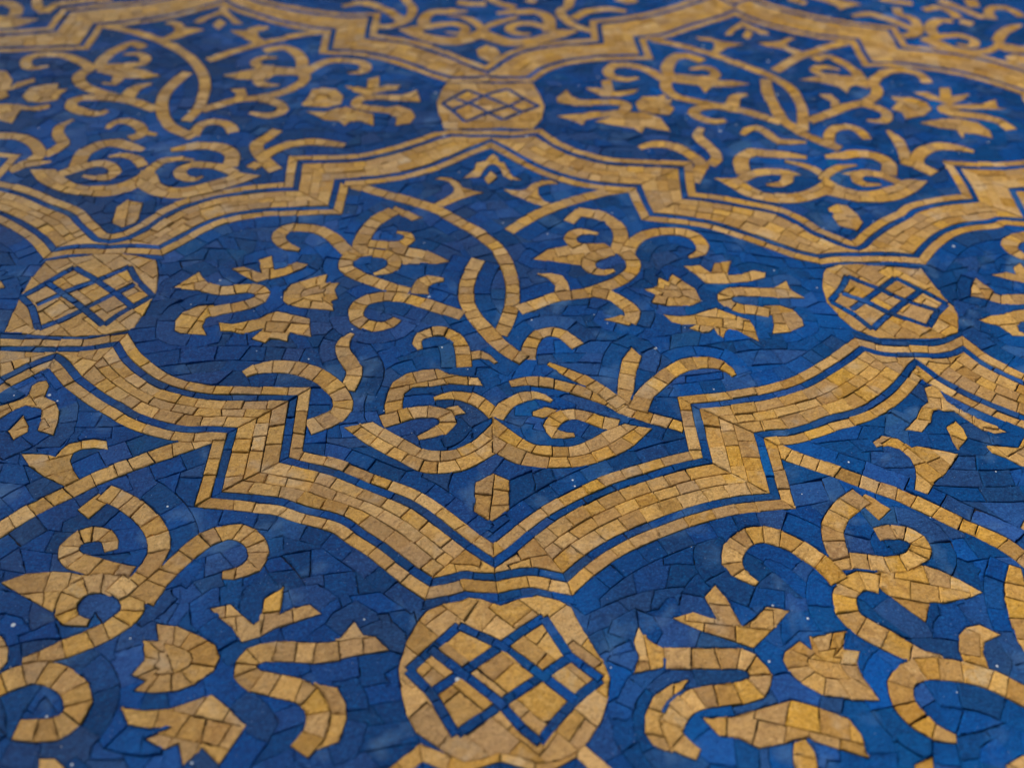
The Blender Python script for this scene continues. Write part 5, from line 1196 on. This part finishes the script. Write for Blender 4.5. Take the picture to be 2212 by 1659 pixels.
# ------------------------------------------------------------------ tessera solids
MM = 1e-4
MESH = {}          # (thing, part path) -> (verts, faces)
def unit(x, y):
    l = math.hypot(x, y) or 1
    return x / l, y / l
def emit(tris, key, mat):
    vs = {}
    bnd = {}
    cnt = {}
    for t in tris:
        f = F[t]
        if area([V[i] for i in f]) < 0: f = f[::-1]
        for a, b_ in zip(f, f[1:] + f[:1]): cnt[(a, b_)] = cnt.get((a, b_), 0) + 1
    nxt, prv = {}, {}
    for (a, b_) in cnt:
        if (b_, a) not in cnt:
            nxt.setdefault(a, []).append(b_); prv.setdefault(b_, []).append(a)
    ins = (rnd(1.2, 2.7) * (1 if V[F[tris[0]][0]][1] < 900 else .6) if mat == 'g' else rnd(.6, 1.8) * (1 if tris and V[F[tris[0]][0]][1] < 500 else .65)) + (rnd(1, 3.2) if random.random() < .14 else 0)
    bev = rnd(1.2, 2.6)
    cx = sum(V[i][0] for t in tris for i in F[t]) / (3 * len(tris)); cy = sum(V[i][1] for t in tris for i in F[t]) / (3 * len(tris))
    dz = random.gauss(1.2, 2.2) if mat == 'g' else random.gauss(0, 1.8); sx, sy = random.gauss(0, .026), random.gauss(0, .026)
    def zt(x, y): return dz + (x - cx) * sx + (y - cy) * sy
    def moved(i, d):
        if i not in nxt: return V[i]
        x, y = V[i]
        nx = ny = 0.0
        if len(nxt[i]) == 1 and len(prv.get(i, ())) == 1:
            a, b_ = V[prv[i][0]], V[nxt[i][0]]
            e1 = unit(x - a[0], y - a[1]); e2 = unit(b_[0] - x, b_[1] - y)
            n1 = (-e1[1], e1[0]); n2 = (-e2[1], e2[0])
            mx, my = (n1[0] + n2[0]) / 2, (n1[1] + n2[1]) / 2
            m = max(mx * mx + my * my, .30)
            return (x + mx * d / m, y + my * d / m)
        return (x, y)
    vl, fl = MESH.setdefault(key, ([], []))
    top, mid, bot = {}, {}, {}
    jit = {}
    ids = set(i for t in tris for i in F[t])
    rim = 5.0 if cy < 2900 else 0.0
    for i in ids:
        jit[i] = rnd(.7, 1.4)
        x, y = moved(i, ins * jit[i] + bev + rim)
        top[i] = len(vl); vl.append((x, y, zt(x, y)))
    out = {}
    for i in nxt:
        x, y = moved(i, ins * jit[i] + bev)
        if rim:
            out[i] = len(vl); vl.append((x, y, zt(x, y) - rnd(0, .5)))
        else:
            out[i] = top[i]
        x, y = moved(i, ins * jit[i])
        mid[i] = len(vl); vl.append((x, y, zt(x, y) - bev * rnd(.7, 1.6)))
        bot[i] = len(vl); vl.append((x, y, -36.0))
    for t in tris:
        f = F[t]
        if area([V[i] for i in f]) < 0: f = f[::-1]
        fl.append([top[i] for i in f])
    for a in nxt:
        for b_ in nxt[a]:
            l = dist(V[a], V[b_])
            m = int(l / 17) if rim else 0
            if m < 2:
                if rim: fl.append([out[a], out[b_], top[b_], top[a]])
                fl.append([mid[a], mid[b_], out[b_], out[a]])
                fl.append([bot[a], bot[b_], mid[b_], mid[a]])
                continue
            ex, ey = unit(V[b_][0] - V[a][0], V[b_][1] - V[a][1])
            O, D, B = [out[a]], [mid[a]], [bot[a]]
            for k in range(1, m):
                t = (k + rnd(-.25, .25)) / m
                j = random.gauss(0, .9) + (rnd(2, 5) if random.random() < .05 else 0)
                for lst, src, dj, dzz in ((O, out, j * 1.2 + rnd(0, .9), -rnd(0, .8)), (D, mid, j, -rnd(-.5, 1.2)), (B, bot, j, 0)):
                    p, q = vl[src[a]], vl[src[b_]]
                    lst.append(len(vl))
                    vl.append((p[0] + (q[0] - p[0]) * t - ey * dj, p[1] + (q[1] - p[1]) * t + ex * dj, p[2] + (q[2] - p[2]) * t + dzz))
            O.append(out[b_]); D.append(mid[b_]); B.append(bot[b_])
            fl.append(O + [top[b_], top[a]])
            for k in range(m):
                fl.append([D[k], D[k + 1], O[k + 1], O[k]])
                fl.append([B[k], B[k + 1], D[k + 1], D[k]])

# ground pieces that ochre figures cut off from the rest of a panel are small inlays of their own
comp = {}
adj = {}
for e, ts in edge_tri.items():
    if len(ts) == 2 and piece[ts[0]] != piece[ts[1]]:
        p_, q_ = piece[ts[0]], piece[ts[1]]
        if PL[p_] >= 0 and PL[q_] >= 0 and TILES[PL[p_]][1][0] == 'ground' and TILES[PL[q_]][1][0] == 'ground':
            adj.setdefault(p_, []).append(q_); adj.setdefault(q_, []).append(p_)
def mid_of(i):
    n = 3 * len(pieces[i])
    return (sum(V[k][0] for t in pieces[i] for k in F[t]) / n, sum(V[k][1] for t in pieces[i] for k in F[t]) / n)
owner = {i: panel_of(mid_of(i)) for i in range(len(pieces)) if pieces[i] and PL[i] >= 0 and TILES[PL[i]][1][0] == 'ground'}
seen = set()
byp = {}
for i in owner:
    if i in seen: continue
    st, grp_ = [i], []
    seen.add(i)
    while st:
        a = st.pop(); grp_.append(a)
        for b_ in adj.get(a, ()):
            if b_ in owner and b_ not in seen and owner[b_] == owner[i]:
                seen.add(b_); st.append(b_)
    byp.setdefault(owner[i], []).append(grp_)
INLAY = {}
for pnl, gs in byp.items():
    gs.sort(key=lambda g_: -sum(PA[k] for k in g_))
    for n_, g_ in enumerate(gs[1:]):
        if sum(PA[k] for k in g_) > 1500:
            for k in g_: INLAY[k] = 'blue_inlay#%d' % n_

for i, tris in enumerate(pieces):
    if not tris or PL[i] < 0: continue
    q, key, pri, mat, role, sid = TILES[PL[i]]
    if PA[i] < 260: continue
    if key[0] == 'ground':
        key = (owner[i], INLAY.get(i, 'blue_field'))
    emit(tris, (key[0], key[1], mat), mat)

# ------------------------------------------------------------------ things
LABEL = {
 'p0,0': 'whole blue panel in the middle of the pavement with complete ochre scrollwork',
 'p-1,-1': 'nearest blue panel on the left, cut off by the lower left corner of the photo',
 'p1,-1': 'nearest blue panel on the right, with a large palmette below its long diagonal stem',
 'p-1,1': 'blurred blue panel with scrolls and double heart at the upper left',
 'p1,1': 'blurred blue panel at the upper right with pale cloudy patches among its scrolls',
 'p0,2': 'blurred blue panel at the top edge showing only its double heart and round pendant',
 'p2,0': 'blue panel at the right edge, mostly cut off, beside the right medallion',
 'p-2,0': 'sliver of plain blue panel at the left edge beside the left medallion',
 'p0,-2': 'blue panel just beyond the bottom edge, below the nearest medallion',
 'p2,2': 'most blurred blue panel in the top right corner',
 'p-2,2': 'blurred corner of a blue panel at the top left with a curled ochre tip',
}
MLAB = {
 'm-1,0': 'ochre medallion with a skewed blue lattice at the left edge, left of the middle panel',
 'm1,0': 'egg shaped ochre medallion with a blue lattice right of the middle panel',
 'm0,-1': 'largest, nearest ochre medallion with blue diamond lattice at the bottom of the photo',
 'm-2,1': 'ochre medallion just beyond the left edge, beside the upper left panel',
 'm2,1': 'ochre medallion just beyond the right edge, beside the upper right panel',
 'm0,1': 'farthest, blurred ochre medallion with blue lattice above the middle panel',
}
BLAB = {
 'b0a': 'short ochre border band running off the left edge below the left medallion',
 'b0b': 'stepped ochre border band from the left medallion down to the nearest medallion',
 'b0c': 'stepped ochre border band from the nearest medallion up to the right medallion',
 'b0d': 'ochre border band running off the right edge below the right medallion',
 'b1a': 'ochre border band running off the left edge above the left medallion',
 'b1b': 'stepped ochre border band from the left medallion up to the farthest medallion',
 'b1c': 'stepped ochre border band from the farthest medallion down to the right medallion',
 'b1d': 'stepped ochre border band running off the right edge above the right medallion',
 'b2a': 'blurred ochre border band above the upper left panel, leaving by the left edge',
 'b2b': 'blurred stepped ochre border band from the top edge down to the farthest medallion',
 'b2c': 'blurred stepped ochre border band rising right from the farthest medallion to the top edge',
 'b2d': 'blurred stepped ochre border band below the top right corner panel',
 'b3a': 'end of an ochre border band at the bottom edge, left under the nearest medallion',
 'b3b': 'end of an ochre border band at the bottom edge, right under the nearest medallion',
}
CENTRE = {}
groups = {}
for (thing, path, mat), (vl, fl) in MESH.items():
    groups.setdefault(thing, {}).setdefault(path, []).append((mat, vl, fl))

def mesh_obj(name, parts, org, parent):
    vs, fs, mi, mats = [], [], [], []
    for mat, vl, fl in parts:
        o = len(vs)
        mt = GOLD if mat == 'g' else BLUE
        if mt not in mats: mats.append(mt)
        k = mats.index(mt)
        vs += [((x * MM) - org[0], (y * MM) - org[1], z * MM) for x, y, z in vl]
        fs += [[i + o for i in f] for f in fl]
        mi += [k] * len(fl)
    me = bpy.data.meshes.new(name)
    me.from_pydata(vs, [], fs)
    for mt in mats: me.materials.append(mt)
    me.polygons.foreach_set('material_index', mi)
    me.update()
    o = bpy.data.objects.new(name, me)
    sc.collection.objects.link(o)
    o.parent = parent
    return o

KIND = {'p': ('blue_mosaic', 'mosaic', 'blue mosaic panels with ochre scrollwork'),
        'm': ('mosaic_medallion', 'medallion', 'ochre medallions between the panels'),
        'b': ('border_band', 'border band', 'stepped ochre border bands')}
for thing in sorted(groups):
    parts = groups[thing]
    pts = [v for pl in parts.values() for _, vl, _ in pl for v in vl]
    org = (sum(v[0] for v in pts) / len(pts) * MM, sum(v[1] for v in pts) / len(pts) * MM)
    nm, cat, grp = KIND[thing[0]]
    root = bpy.data.objects.new(nm, None)
    root.empty_display_size = .02
    sc.collection.objects.link(root)
    root.location = (org[0], org[1], 0)
    lab_ = LABEL.get(thing) or MLAB.get(thing) or BLAB.get(thing)
    if not lab_:
        lab_ = {'p': 'blue mosaic panel lying outside the photo', 'm': 'ochre medallion lying outside the photo', 'b': 'border band outside the photo'}[thing[0]]
    root['label'] = lab_
    root['category'] = cat
    root['group'] = grp
    made = {}
    for path in sorted(parts, key=lambda p: p.count('/')):
        seg = path.split('/')
        name = seg[-1].split('#')[0]
        par = root
        if len(seg) > 1:
            par = made.get(seg[0], root)
        made[path] = mesh_obj(name, parts[path], org, par)

# mortar bed the tesserae are set in
me = bpy.data.meshes.new("mortar_bed")
X0, X1, Y0, Y1 = DX0 * MM - .3, DX1 * MM + .3, DY0 * MM - .3, DY1 * MM + .3
zt_, zb_ = -.0011, -.02
me.from_pydata([(X0, Y0, zb_), (X1, Y0, zb_), (X1, Y1, zb_), (X0, Y1, zb_), (X0, Y0, zt_), (X1, Y0, zt_), (X1, Y1, zt_), (X0, Y1, zt_)], [],
               [(0, 3, 2, 1), (4, 5, 6, 7), (0, 1, 5, 4), (1, 2, 6, 5), (2, 3, 7, 6), (3, 0, 4, 7)])
me.materials.append(MORTAR)
bed = bpy.data.objects.new("mortar_bed", me)
sc.collection.objects.link(bed)
bed['kind'] = 'structure'
